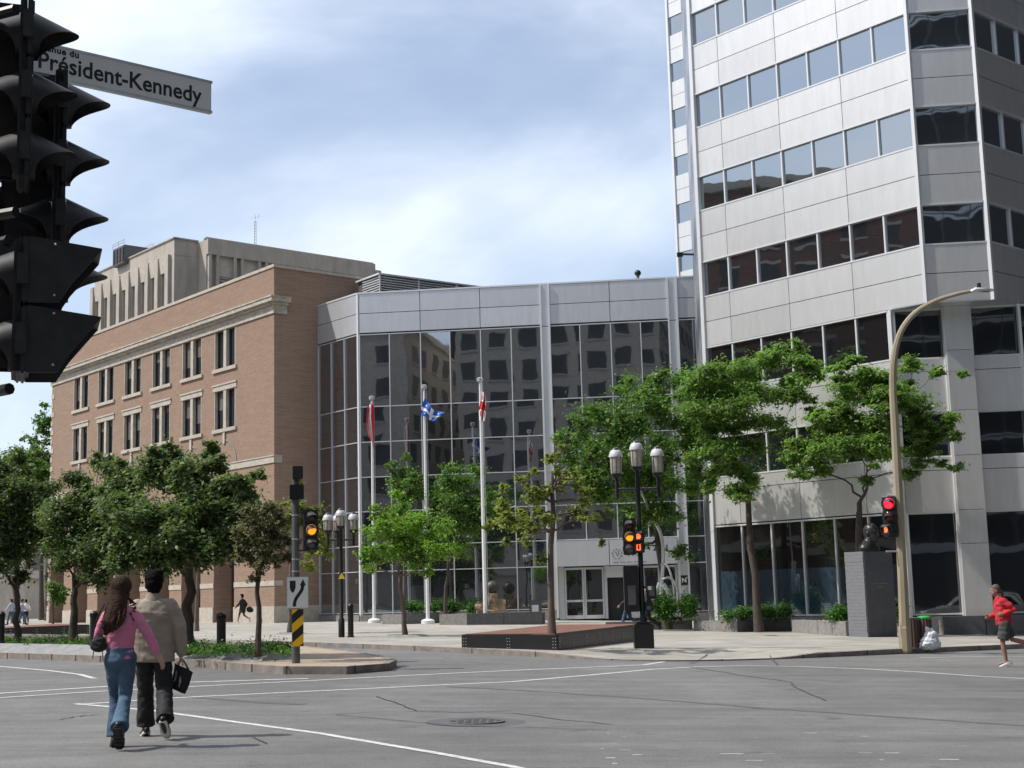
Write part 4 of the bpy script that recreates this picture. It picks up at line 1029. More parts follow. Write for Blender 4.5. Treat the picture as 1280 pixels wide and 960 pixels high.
# hedges and shrubs
def shrub(label,px,py,wpx,hpx,Y,dpt=.5,n=3500,leaf=.09,seed=1,m='lf_hedge',group='low green shrubs in the granite planters',name='shrub'):
    c=at(px,py,Y); k=Y/F; W=wpx*k/2; H=hpx*k
    t=thing(name,label,'shrub',tuple(c),group=group); rs=random.Random(seed); cl=[]
    for i in range(max(5,int(W/ .12))):
        x=rs.uniform(-.8,.8)*W; cl.append((c.x+x,c.y+rs.uniform(-.6,.6)*dpt,c.z+H*rs.uniform(.35,.62),.34,.34,H*rs.uniform(.32,.45)))
    leaves('foliage',cl,n,leaf,MT[m],t,seed=seed,asp=.6,shell=.45)
    B=MB()
    for i in range(6): B.tube([c+Vector((rs.uniform(-.2,.2),0,-.1)),Vector(cl[i%len(cl)][:3])],[.015,.006],5)
    part('stems',B,MT['bark'],t); return t
shrub('round green shrub at the left end of the flagpole planters',520,770,26,20,75,seed=1)
shrub('wider green shrub right of the second flagpole',556,771,34,26,75,seed=2,n=4500)
shrub('dark green shrub row behind the third flagpole, against the glass',596,771,34,20,77,seed=3)
shrub('large dense shrub under the entrance tree in the right-hand planter',845,778,56,38,57.0,seed=4,n=16000,dpt=.7)
shrub('low shrub left of the full-trunked locust',925,777,38,19,55.4,seed=5,n=4000)
shrub('larger shrub right of the full-trunked locust',970,777,46,24,55.2,seed=6,n=6000)
shrub('small shrub just left of the bust pedestal',1052,779,26,28,50.9,seed=7,n=3500)
shrub('sliver of green shrub between the bust pedestal and the street light',1124,775,14,30,51.2,seed=8,n=1800)
# ground cover on the island
def covers(name,label,polys,n,seed):
    rs=random.Random(seed); cl=[]
    (x0,x1,y0,y1)=polys
    for i in range(n):
        x=rs.uniform(x0,x1); y=rs.uniform(y0,y1); p=gp(x,y,.34); h=rs.choice((.07,.09,.12,.2))
        cl.append((p.x,p.y,gz(p.x)+.30+h*.6,.22,.22,h))
    o=leaves(name,cl,n*38,.07,MT['grass'],None,seed=seed,asp=.45,shell=.6,up=.1); return tag(o,label,'ground cover',kind='stuff')
covers('ground_cover','low green weeds and ground cover filling the island planting bed near the bollard',(235,365,808,817),150,5)
covers('ground_cover','low green ground cover in the island bed left of the couple',(-60,150,799,806),160,6)
covers('ground_cover','low green ground cover in the middle of the island bed behind the couple',(150,240,803,811),90,7)
# ================================================================== PLANTERS
def planter(label,pxs,h,back,m=('granite','granite_d'),name='granite_planter',dz=.12):
    pts=[Vector(gp(x,y,dz).xy) for x,y in pxs]
    c=sum(pts,Vector((0,0)))/len(pts); t=thing(name,label,'planter',(c.x,c.y,gz(c.x)+dz))
    bk=[p+Vector(back) for p in pts][::-1]; P=pts+bk; zt=gz(c.x)+dz+h
    for i in range(len(pts)-1):
        a,b_=pts[i],pts[i+1]; u=(b_-a).normalized(); nn=Vector((u.y,-u.x))
        mb=MB(); fr=frame((a.x,a.y),(u.x,u.y,0),(nn.x,nn.y,0)); L=(b_-a).length
        k=max(1,int(L/1.6))
        for j in range(k): mb.fbox(fr,j*L/k+.006,(j+1)*L/k-.006,zt-h-.4,zt,-.28,0)
        part('wall_block',mb,MT[m[i%len(m)]],t,bevel=.012)
    mb=MB(); Q=inset(P,.14); mb.prism([tuple(q) for q in Q],zt-h-.3,zt-.06); part('soil',mb,MT['soil'],t)
    mb=MB(); r=random.Random(int(pxs[0][0]))
    for i in range(60):
        a=r.random()*(len(pts)-1); i0=int(a); p=pts[i0].lerp(pts[i0+1],a-i0)+Vector(back)*r.uniform(.15,.7); s_=r.uniform(.03,.07); mb.sph((p.x,p.y,zt-.05),(s_,s_,s_*.7),6,4)
    part('pebbles',mb,MT['rock'],t,smooth=True)
    return t
planter('speckled granite planter box between the first and second flagpoles',[(477,780.5),(505,780.5),(549,779)],.52,(.6,2.8))
planter('long granite planter box between the third flagpole and the parking machine',[(549,781.5),(584,781.5),(630,781.2),(678,781)],.56,(.3,2.6),('granite','granite_d','granite_d'))
planter('low dark granite planter wall by the entrance holding the large shrub',[(757,787.3),(815,787.6),(866,787.6)],.36,(.4,3.0),('granite_d',))
planter('angled granite planter in front of the full-trunked locust',[(867,789),(922,790.5),(989,789)],.46,(.5,2.6),('granite','granite_d'))
planter('speckled granite planter left of the bust pedestal',[(990,791),(1058,795.5)],.50,(1.0,2.0),('granite',))
o=thing('granite_kerb_wall','dark granite retaining wall along the foot of the tower at the right','low wall',tuple(flc(3.5,1.2,-.4))); mb=MB()
for k in range(5): mb.fbox(flc,.9+k*1.5,.9+k*1.5+1.48,-1.0,.36,1.0,1.25)
part('wall_block',mb,MT['granite_d'],o,bevel=.015); mb=MB(); mb.fbox(flc,.9,8.4,-.9,.2,.25,.98); part('soil',mb,MT['granite'],o)
# low black box planter with brick paving top
def black_planter(label,pxs,h=.43):
    P=[Vector(gp(x,y,.12).xy) for x,y in pxs]; c=sum(P,Vector((0,0)))/len(P); zg=gz(c.x)+.12
    t=thing('black_planter',label,'planter',(c.x,c.y,zg)); 
    mb=MB(); mb.prism([tuple(p) for p in P],zg-.2,zg+h); part('body',mb,MT['black'],t,bevel=.02)
    mb=MB(); mb.prism([tuple(p) for p in inset(P,.10)],zg+h-.05,zg+h+.012); part('paving',mb,MT['brickpave'],t)
    mb=MB()
    for i in range(len(P)):
        a,b_=P[i],P[(i+1)%len(P)]; u=(b_-a).normalized(); nn=Vector((u.y,-u.x)); L=(b_-a).length; k=int(L/1.25); fr=frame((a.x,a.y),(u.x,u.y,0),(nn.x,nn.y,0))
        for j in range(k+1):
            s_=min(L-.12,max(.12,j*L/max(k,1)))
            for z in (.08,.16,.24,.32):
                for d in (-.04,.04): mb.fbox(fr,s_+d-.012,s_+d+.012,zg+z-.012,zg+z+.012,0,.012)
    part('rivets',mb,MT['galv'],t); 
    mb=MB(); mb.prism([tuple(p) for p in inset(P,-.03)],zg-.2,zg+.035); part('skirting',mb,MT['black'],t)
    return t
black_planter('low black steel planter with a red brick top around the sparse slender tree',[(577,810),(698,813.5),(806,800.5),(690,797.5)])
black_planter('low dark planter with brick top behind the island trees at the left',[(-40,798),(10,798),(112,793),(70,791)],.42)
def pit(label,px,py,w,h):
    t0=gp(px,py,.12); t=thing('tree_pit',label,'tree pit',(t0.x,t0.y,gz(t0.x)+.12)); k=t0.y/F; mb=MB(); n=28; a=w*k/2; b_=a*.75
    vs=[];fs=[]
    for i in range(n):
        th=2*PI*i/n
        for q,z in ((1.,.012),(.62,.03),(.42,.16),(.40,.10)): vs.append((t0.x+a*q*math.cos(th),t0.y+b_*q*math.sin(th),gz(t0.x+a*q*math.cos(th))+.12+z*.5))
    for i in range(n):
        j=(i+1)%n
        for q in range(3): fs.append((i*4+q,j*4+q,j*4+q+1,i*4+q+1))
    mb.add(vs,fs); part('concrete_collar',mb,MT['slope'],t)
    mb=MB(); mb.lathe((t0.x,t0.y,gz(t0.x)+.12),[(a*.40,.0),(a*.38,.05)],20); part('soil',mb,MT['soil'],t)
pit('raised concrete collar around the bright green young tree',507,796,110,8)
pit('raised concrete collar around the pale-trunked yellow tree',364,793,70,6)
# ================================================================== STREET FURNITURE
def revolve(loc,prof,n=14): mb=MB(); mb.lathe(loc,prof,n); return mb
def globe_lamp(label,px,py,top_py,n_g,basebox=True,rz=0.):
    p=gp(px,py,.12); zg=gz(p.x)+.12; H=(at(px,top_py,p.y).z-zg)
    t=thing('street_lamp',label,'street lamp',(p.x,p.y,zg),group='black globe lamps on the plaza')
    k=H/5.0
    mb=MB(); 
    if basebox:
        mb.box((0,0,.32),(.52,.52,.66)); mb.box((0,0,.68),(.42,.42,.06)); part('base',mb,MT['black'],t,local=True,bevel=.025)
    mb=MB(); prof=[(.11,0),(.11,.7*k),(.075,.75*k),(.062,H-1.15*k),(.05,H-.72*k)]
    mb.lathe((0,0,0),prof,14); part('pole',mb,MT['black'],t,smooth=True,local=True)
    arm=.50*k
    dirs=[(1,0),(-1,0)] if n_g==3 else [(1,0),(-1,0),(-.35,.94)]
    mb=MB()
    for dx,dy in dirs:
        mb.tube([(0,0,H-1.22*k),(dx*arm,dy*arm,H-1.22*k)],.035,8); mb.tube([(dx*arm,dy*arm,H-1.40*k),(dx*arm,dy*arm,H-.88*k)],.05,8); mb.sph((dx*arm,dy*arm,H-1.42*k),.05)
    part('arm',mb,MT['black'],t,smooth=True,local=True)
    tops=[(0,0,H-.70*k)]+[(dx*arm,dy*arm,H-.86*k) for dx,dy in dirs]
    for x,y,z in tops:
        g=MB(); g.lathe((x,y,z),[(.06,-.06),(.13,0),(.155,.05),(.165,.42*k)],18); lo=part('lamp_glass',g,MT['bulb'],t,smooth=True,local=True)
        g=MB(); g.lathe((x,y,z+.42*k),[(.195,0),(.195,.03),(.18,.09),(.145,.17),(.09,.215)],18); part('dome',g,MT['opal'],lo,smooth=True,local=True)
        g=MB(); g.lathe((x,y,z+.42*k+.212),[(.13,-.045),(.11,0),(.085,.04),(.02,.075)],14); g.lathe((x,y,z),[(.09,-.10),(.145,-.02),(.15,.02),(.10,.02)],14); part('cap',g,MT['black'],lo,smooth=True,local=True)
        g=MB()
        for q in range(8):
            a=2*PI*q/8; g.tube([(x+.158*math.cos(a),y+.158*math.sin(a),z+.02),(x+.175*math.cos(a),y+.175*math.sin(a),z+.42*k)],.006,4)
        part('cage',g,MT['black'],lo,local=True)
    return t,p,zg,H
LR_,pR,zR,HR=globe_lamp('black three-globe street lamp on a square black base beside the low black planter',805,810.5,548,3)
LL_,pL,zL,HL=globe_lamp('black four-globe street lamp beside the thin black bollard, left of the flagpoles',427,797,636,4,False)
# small yellow warning plate on the left lamp
q=at(427,720,pL.y-.08); t=thing('warning_plate','tiny yellow triangular plate on the four-globe lamp post','plate',tuple(q)); mb=MB(); mb.add([(q.x-.12,q.y,q.z-.1),(q.x+.12,q.y,q.z-.1),(q.x,q.y,q.z+.12),(q.x-.12,q.y+.01,q.z-.1),(q.x+.12,q.y+.01,q.z-.1),(q.x,q.y+.01,q.z+.12)],[(0,1,2),(5,4,3),(0,3,4,1),(1,4,5,2),(2,5,3,0)]); part('plate',mb,MT['tent'],t)
def bollard(label,px,py,top,r=.09,cap=True,dz=.12):
    p=gp(px,py,dz); zg=gz(p.x)+dz; H=at(px,top,p.y).z-zg
    t=thing('bollard',label,'bollard',(p.x,p.y,zg),group='black bollards')
    mb=MB(); mb.lathe((0,0,0),[(r*1.25,-.05),(r*1.25,.05),(r,.07),(r,H*.82),(r*1.18,H*.83),(r*1.18,H*.86),(r,H*.87)],16); part('post',mb,MT['black'],t,smooth=True,local=True)
    mb=MB(); mb.lathe((0,0,H*.87),[(r,0),(r*1.12,.01),(r*1.12,H*.03),(r*.9,H*.085),(r*.5,H*.12),(r*.1,H*.13)],16); part('cap',mb,MT['black'],t,smooth=True,local=True)
bollard('thin black bollard right of the four-globe lamp',438.5,797,754,.10)
bollard('stout black bollard in the island bed right of the man in beige',276.5,813,765,.105,dz=.36)
bollard('black bollard partly hidden by the woman in pink',117,806,763,.105,dz=.36)
bollard('black bollard at the left edge of the photo',1,804,764,.10,dz=.36)
# flagpoles
def flag_cloth(pts_fun,nu,nv,mfun):
    pass
def flagpole(label,px,py,top,flag,Y=None):
    p=gp(px,py,.12) if Y is None else at(px,py,Y); zg=p.z; H=at(px,top,p.y).z-zg
    xt=at(px,top,p.y).x-p.x
    t=thing('flagpole',label,'flagpole',(p.x,p.y,zg),group='white flagpoles on the plaza')
    mb=MB(); mb.lathe((0,0,0),[(.095,.2),(.09,H*.3),(.065,H*.9),(.055,H-.15)],16); part('pole',mb,MT['white'],t,smooth=True,local=True)
    mb=MB(); mb.lathe((0,0,0),[(.34,-.1),(.34,.16),(.27,.22),(.15,.26)],20); part('base',mb,MT['white'],t,smooth=True,local=True)
    mb=MB(); mb.lathe((0,0,H-.15),[(.09,0),(.16,.05),(.16,.2),(.1,.24)],14); part('cap',mb,MT['galv'],t,smooth=True,local=True)
    mb=MB(); mb.tube([(.16,-.1,.9),(.13,-.08,H-.2)],.012,5); part('halyard',mb,MT['galv'],t,local=True)
    return t,p,zg,H
def make_flag(name,label,P,Y,kind,wdt,drop,mats,loc):
    """cloth hanging in folds; P: list of rows, each row px points across the cloth from hoist to fly"""
    nu=len(P[0]); nv=len(P); SU=5; SV=5
    rows=[[at(x,y,Y) for x,y in r] for r in P]
    def ev(u,v):
        a=u*(nu-1); i=min(int(a),nu-2); fa=a-i; b_=v*(nv-1); j=min(int(b_),nv-2); fb_=b_-j
        p=(rows[j][i]*(1-fa)+rows[j][i+1]*fa)*(1-fb_)+(rows[j+1][i]*(1-fa)+rows[j+1][i+1]*fa)*fb_
        return p+Vector((0,math.sin(u*11+v*3)*.13*min(1,u*3),0))
    n1,n2=32,22; vs=[];fs=[];mi=[]
    for side in (0,1):
        for j in range(n2+1):
            for i in range(n1+1):
                p=ev(i/n1,j/n2); vs.append((p.x,p.y+(.008 if side else 0),p.z))
    o=(n1+1)*(n2+1)
    def at_mat(u,v):
        if kind=='red': return 1 if .27<u<.73 else 0
        if kind=='blue': return 1 if (abs(u-.5)<.065 or abs(v-.5)<.10) else (1 if (min(abs(u-.22),abs(u-.78))<.035 and min(abs(v-.22),abs(v-.78))<.06) else 0)
        return 1 if (abs(u-.5)<.10 or abs(v-.5)<.14) else (1 if (min(abs(u-.22),abs(u-.78))<.07 and min(abs(v-.22),abs(v-.78))<.09) else 0)
    for side in (0,1):
        for j in range(n2):
            for i in range(n1):
                a=side*o+j*(n1+1)+i; f=(a,a+1,a+n1+2,a+n1+1); fs.append(f if side==0 else f[::-1]); mi.append(at_mat((i+.5)/n1,(j+.5)/n2))
    mb=MB(); mb.v=vs; mb.f=fs; mb.m=mi
    c=rows[0][0]; ob=part(name,mb,mats,None,smooth=True,loc=tuple(c)); return tag(ob,label,'flag')
t,p1,_,_=flagpole('leftmost white flagpole, carrying the red and white flag',468,779,497,None)
make_flag('flag','limp red and white flag hanging down on the leftmost pole',[[(467,503),(464,505),(461.5,506),(459.5,508)],[(467.5,520),(463,521),(460,524),(458.5,527)],[(468,535),(464.5,537),(461.5,540),(460.5,545)],[(467.5,552),(467,554),(467,556),(468,558)]],p1.y-.15,'red',0,0,[MT['flag_red'],MT['flag_white']],None)
t,p2,_,_=flagpole('middle white flagpole, carrying the blue and white flag',535,780,483,None)
make_flag('flag','blue flag with a white cross blowing to the right on the middle pole',[[(531,498),(535,502),(541,512),(548,514),(557,516)],[(527,506),(533,510),(539,517),(546,519),(552,519)],[(526,514),(532,516),(538,522),(545,523),(549,522)],[(527,521),(532,520),(537,525),(542,527),(545,526)]],p2.y-.16,'blue',0,0,[MT['flag_blue'],MT['flag_white']],None)
t,p3,_,_=flagpole('rightmost and tallest white flagpole, carrying the pale red and white flag',607,781,474,None)
make_flag('flag','limp white flag with red marks hanging on the rightmost pole',[[(602,489),(604,490),(606,492),(607,495)],[(601,500),(604,501),(606,504),(607.5,507)],[(598,514),(602,513),(605,514),(607.5,516)],[(599,525),(602,526),(604,527),(606,526)]],p3.y-.16,'white',0,0,[MT['flag_white'],MT['flag_red']],None)
# silver sculpture
sp=at(835,752,58.8); t=thing('sculpture','polished steel sculpture of tall curved loops among the entrance planting','sculpture',(sp.x,sp.y,.1))
def pxs(l,Y): return [at(x,y,Y) for x,y in l]
def smoothpts(P,k=6):
    out=[]; n=len(P)
    for i in range(n-1):
        p0,p1,p2,p3=P[max(i-1,0)],P[i],P[i+1],P[min(i+2,n-1)]
        for j in range(k):
            s_=j/k; out.append(.5*((2*p1)+(-p0+p2)*s_+(2*p0-5*p1+4*p2-p3)*s_*s_+(-p0+3*p1-3*p2+p3)*s_**3))
    out.append(P[-1]); return out
for j,(l,Yo,r) in enumerate((([(800,612),(806,624),(811,640),(812,658)],57.6,.06),([(818,650),(826,668),(829,690),(828,716),(826,752)],57.5,.07),([(826,706),(832,705),(838,716),(842,735),(843,752)],57.45,.10),([(828,724),(836,722),(843,728),(847,740),(847,754)],57.3,.10),([(829,730),(834,738),(837,746),(838,756)],57.3,.09),([(824,728),(821,740),(821,752)],57.4,.06))):
    mb=MB(); mb.tube(smoothpts(pxs(l,Yo)),[(r,r*.45)]*((len(l)-1)*6+1),10); part('loop',mb,MT['polish'],t,smooth=True)
# stone sphere on rocks
sp=at(614,768,76); t=thing('stone_sphere','brown stone sphere balanced on stacked rough rocks behind the rightmost flagpole','sculpture',tuple(sp))
k=76/F
mb=MB(); c=at(615.5,734,76); mb.sph(c,8.4*k,20,12); part('sphere',mb,MT['sphere'],t,smooth=True)
def rock(cx,cy,w,h,d,seed):
    bm=bmesh.new(); bmesh.ops.create_cube(bm,size=1); bmesh.ops.subdivide_edges(bm,edges=bm.edges[:],cuts=4,use_grid_fill=True)
    c=at(cx,cy,76); 
    mb=MB()
    for v in bm.verts:
        q=v.co.copy(); nz=mnoise.noise(q*2.3+Vector((seed,0,0)))*.16+mnoise.noise(q*6+Vector((seed,3,0)))*.06; q+=q.normalized()*nz
        mb.v.append((c.x+q.x*w*k,c.y+q.y*d,c.z+q.z*h*k))
    mb.f=[tuple(v.index for v in f.verts) for f in bm.faces]; mb.m=[0]*len(mb.f); bm.free(); return mb
for i,(cx,cy,w,h,d) in enumerate(((609,762,26,14,1.),(624,759,16,18,.8),(616,748,12,12,.6),(600,756,7,8,.5))):
    part('rock',rock(cx,cy,w,h,d,i*3.1),MT['rock'],t)
# parking ticket machine by planter
p=at(670,781,72); t=thing('utility_box','squat grey utility box with a white notice behind the planter end','utility box',tuple(p)); mb=MB(); kk=72/F
mb.box((p.x,p.y,p.z+.62),(.62,.4,1.2)); part('body',mb,MT['greypole'],t,bevel=.03); mb=MB(); mb.box((p.x-.02,p.y-.206,p.z+.82),(.34,.012,.34)); part('notice',mb,MT['signw'],t)
# bust monument
p=gp(1090,796.5,.12); zg=p.z; Yb=p.y; k=Yb/F
a0=gp(1061.5,796,.12); a1=gp(1084.5,797,.12)
t=thing('bust_monument','dark bronze bust of a man on a tall grey slate pedestal','statue',(p.x,p.y,zg))
H=at(1062,690,Yb).z-zg; rzp=math.radians(-38)
c=at(1091,796,Yb+.55); u=Vector((.79,-.61,0)); w_=Vector((.61,.79,0))
left=at(1061.5,796,Yb+.15); mid=at(1084.6,797,Yb-.42); right=at(1122,796,Yb+.35); back=Vector((left.x+right.x-mid.x,left.y+right.y-mid.y,0))
mb=MB(); 
for i in range(26):
    z0=zg-.1+(H+.1)*i/26; z1=zg-.1+(H+.1)*(i+1)/26; o=rnd.uniform(-.012,.012)
    P=[left,mid,mid.lerp(right,.06),left.lerp(back,.06)]; P=[(q.x+o*.5,q.y-abs(o)) for q in P]; mb.prism(P,z0,z1-.004)
part('rough_slab',mb,MT['slate'],t)
mb=MB(); P=[mid.lerp(right,.065),right,back,left.lerp(back,.065)]; mb.prism([(q.x,q.y) for q in P],zg-.1,zg+H); part('pedestal',mb,MT['slate_s'],t,bevel=.01)
uu=(right-mid); uu.z=0; Lp=uu.length; uu.normalize(); nnp=Vector((uu.y,-uu.x,0)); fp_=frame(mid,uu,nnp)
mb=MB(); rr2=random.Random(5)
x=Lp*.30
while x<Lp*.78:
    w2=rr2.uniform(.02,.05); mb.fbox(fp_,x,x+w2,zg+H*.615,zg+H*.615+.032,.001,.004); x+=w2+rr2.choice((.012,.012,.05))
x=Lp*.44
while x<Lp*.62: mb.fbox(fp_,x,x+.03,zg+H*.575,zg+H*.575+.028,.001,.004); x+=.045
part('inscription',mb,MT['granite'],t)
V3=lambda *a:Vector(a)
def remesh(mb,voxel,smooth=2,disp=0.,dscale=.1,seed=0):
    me=bpy.data.meshes.new('tmp'); me.from_pydata([tuple(v) for v in mb.v],[],mb.f); me.update()
    bm=bmesh.new(); bm.from_mesh(me); bmesh.ops.recalc_face_normals(bm,faces=bm.faces[:]); bm.to_mesh(me); bm.free()
    ob=bpy.data.objects.new('tmp',me); COL.objects.link(ob)
    r=ob.modifiers.new('r','REMESH'); r.mode='VOXEL'; r.voxel_size=voxel; r.adaptivity=0
    if smooth: s_=ob.modifiers.new('s','SMOOTH'); s_.iterations=smooth; s_.factor=.6
    dg=bpy.context.evaluated_depsgraph_get(); m2=bpy.data.meshes.new_from_object(ob.evaluated_get(dg)); bpy.data.objects.remove(ob); bpy.data.meshes.remove(me)
    if disp:
        nrm=[v.normal.copy() for v in m2.vertices]
        for v,n_ in zip(m2.vertices,nrm):
            q=v.co/dscale; q=Vector((q.x*1.0,q.y*1.0,q.z*1.5+seed)); w=mnoise.noise(q)+.35*mnoise.noise(q*2.1)
            v.co+=n_*(disp*w)
    m2.polygons.foreach_set('use_smooth',[True]*len(m2.polygons)); m2.update(); return m2
def rpart(name,mb,m,parent,voxel,**k):
    me=remesh(mb,voxel,**k); me.materials.clear(); me.materials.append(m); me.name=name; return link(name,me,parent)
def head_mb(mb,c,r,yaw=0.,s=1.,ears=True):
    """head with face looking along +y (before yaw), c = centre"""
    ca,sa=math.cos(yaw),math.sin(yaw)
    def T(x,y,z): return Vector((c[0]+(x*ca-y*sa)*s,c[1]+(x*sa+y*ca)*s,c[2]+z*s))
    def sp(x,y,z,a,b_,d,n=14):
        m_=MB(); m_.sph((0,0,0),(a,b_,d),n,10); vs=[T(x+v[0],y+v[1],z+v[2]) for v in m_.v]; mb.add(vs,m_.f)
    sp(0,-.012,.022,.076,.094,.098); sp(0,.022,-.045,.056,.066,.072); sp(0,.06,-.088,.026,.024,.022)
    sp(0,.094,-.02,.013,.018,.022); sp(0,.085,.008,.011,.014,.028)
    sp(0,.083,-.055,.026,.010,.008)
    for x in (-1,1):
        sp(x*.03,.076,.030,.022,.012,.007)
        sp(x*.074,-.005,-.005,.009,.018,.030)
    return T
# bust
bl=at(1087,690,Yb+.15); mb=MB(); hx,hy=bl.x-t.location.x,bl.y-t.location.y; hc=Vector((hx+.10,hy-.02,H+.62)); HS=3.0
yaw=math.radians(-142); fw2=Vector((-math.sin(yaw),math.cos(yaw),0)); sd2=Vector((math.cos(yaw),math.sin(yaw),0))
head_mb(mb,hc,1,yaw=yaw,s=HS)
mb.tube([Vector((hx,hy,H+.16)),Vector((hx,hy,H+.34)),hc-Vector((0,0,.12))],[(.22,.22),(.19,.19),(.18,.18)],16)
mb.tube([Vector((hx,hy,H-.03)),Vector((hx,hy,H+.12)),Vector((hx,hy,H+.22)),Vector((hx,hy,H+.32)),Vector((hx,hy,H+.37))],[(.44,.26),(.46,.28),(.40,.25),(.28,.2),(.18,.18)],20,side=sd2)
rpart('bust',mb,MT['bronze'],t,.016,smooth=2,disp=.006,dscale=.08)
# street light with cobra arm
p=gp(1132,811.5,.12); zg=p.z; Ys=p.y
t=thing('street_light','tall tan steel street light with a curved arm over the pavement','street light',(p.x,p.y,zg))
pp=smoothpts(pxs([(1132,816),(1129,740),(1124,640),(1119,540),(1116,480),(1118,445),(1126,415),(1143,392),(1168,377),(1195,368),(1216,363.5)],Ys),5); n=len(pp)
mb=MB(); mb.tube(pp,[.155-.105*(i/(n-1))**.8 for i in range(n)],8); part('pole',mb,MT['tanpole'],t,smooth=True)
mb=MB(); mb.lathe((p.x,p.y,zg),[(.17,-.05),(.17,.55),(.15,.6)],8); mb.tube([pp[0]+Vector((-.12,-.11,.45)),pp[0]+Vector((-.12,-.11,.75))],.01,4); part('base',mb,MT['tanpole'],t)
hd=at(1226,362,Ys); mb=MB(); mb.tube([at(1213,364.5,Ys),at(1219,362.5,Ys),at(1232,362.2,Ys),at(1241,362.8,Ys)],[(.06,.05),(.14,.07),(.15,.06),(.09,.035)],10,side=(0,1,0)); part('lamp_head',mb,MT['galv'],t,smooth=True)
mb=MB(); mb.lathe(tuple(at(1224,361,Ys)),[(.055,0),(.055,.15),(.03,.17)],10); part('photocell',mb,MT['black'],t)
mb=MB(); mb.tube([at(1222,364.5,Ys),at(1236,364.5,Ys)],[(.10,.012)]*2,8,side=(0,1,0)); part('lens',mb,MT['lens_c'],t)
for z in (at(1128,617,Ys).z,at(1130,690,Ys).z):
    pass
# bin and bag
pb=gp(1150,810.5,.12); t=thing('litter_bin','brown slatted litter bin pair with one bright green lid beside the street light','litter bin',(pb.x,pb.y,pb.z))
k=pb.y/F; H=(810.5-772)*k
for j,x0 in enumerate((-.16,.18)):
    mb=MB(); 
    for i in range(14): a=2*PI*i/14; mb.box((x0*1.0+.155*math.cos(a),.155*math.sin(a),H*.47),(.055,.055,H*.88),a)
    part('slats',mb,MT['brown'],t,local=True); mb=MB(); mb.lathe((x0,0,0),[(.13,.02),(.13,H*.9)],14); part('liner',mb,MT['blackm'],t,local=True)
mb=MB(); mb.lathe((.18,0,H*.93),[(.19,0),(.20,.03),(.19,.06),(.08,.075)],18); part('lid',mb,MT['green'],t,local=True)['label']='bright green lid'
mb=MB(); mb.lathe((-.16,0,H*.93),[(.19,0),(.19,.04),(.1,.05)],18); part('lid',mb,MT['granite_d'],t,local=True)
pg=gp(1163,811.5,.12); t=thing('rubbish_bag','tied white plastic rubbish bag slumped on the kerb beside the bin','rubbish bag',(pg.x,pg.y,pg.z)); mb=MB()
mb.sph((0,0,.17),(.26,.22,.20)); mb.sph((.05,0,.34),(.19,.17,.17)); mb.sph((-.03,0,.50),(.08,.07,.07)); mb.sph((-.14,0,.10),(.15,.16,.12)); mb.sph((.15,.0,.14),(.14,.16,.15)); mb.sph((-.08,0,.55),(.03,.03,.05)); mb.sph((.07,0,.54),(.04,.03,.04))
rpart('bag',mb,MT['bag'],t,.02,smooth=2,disp=.028,dscale=.09)
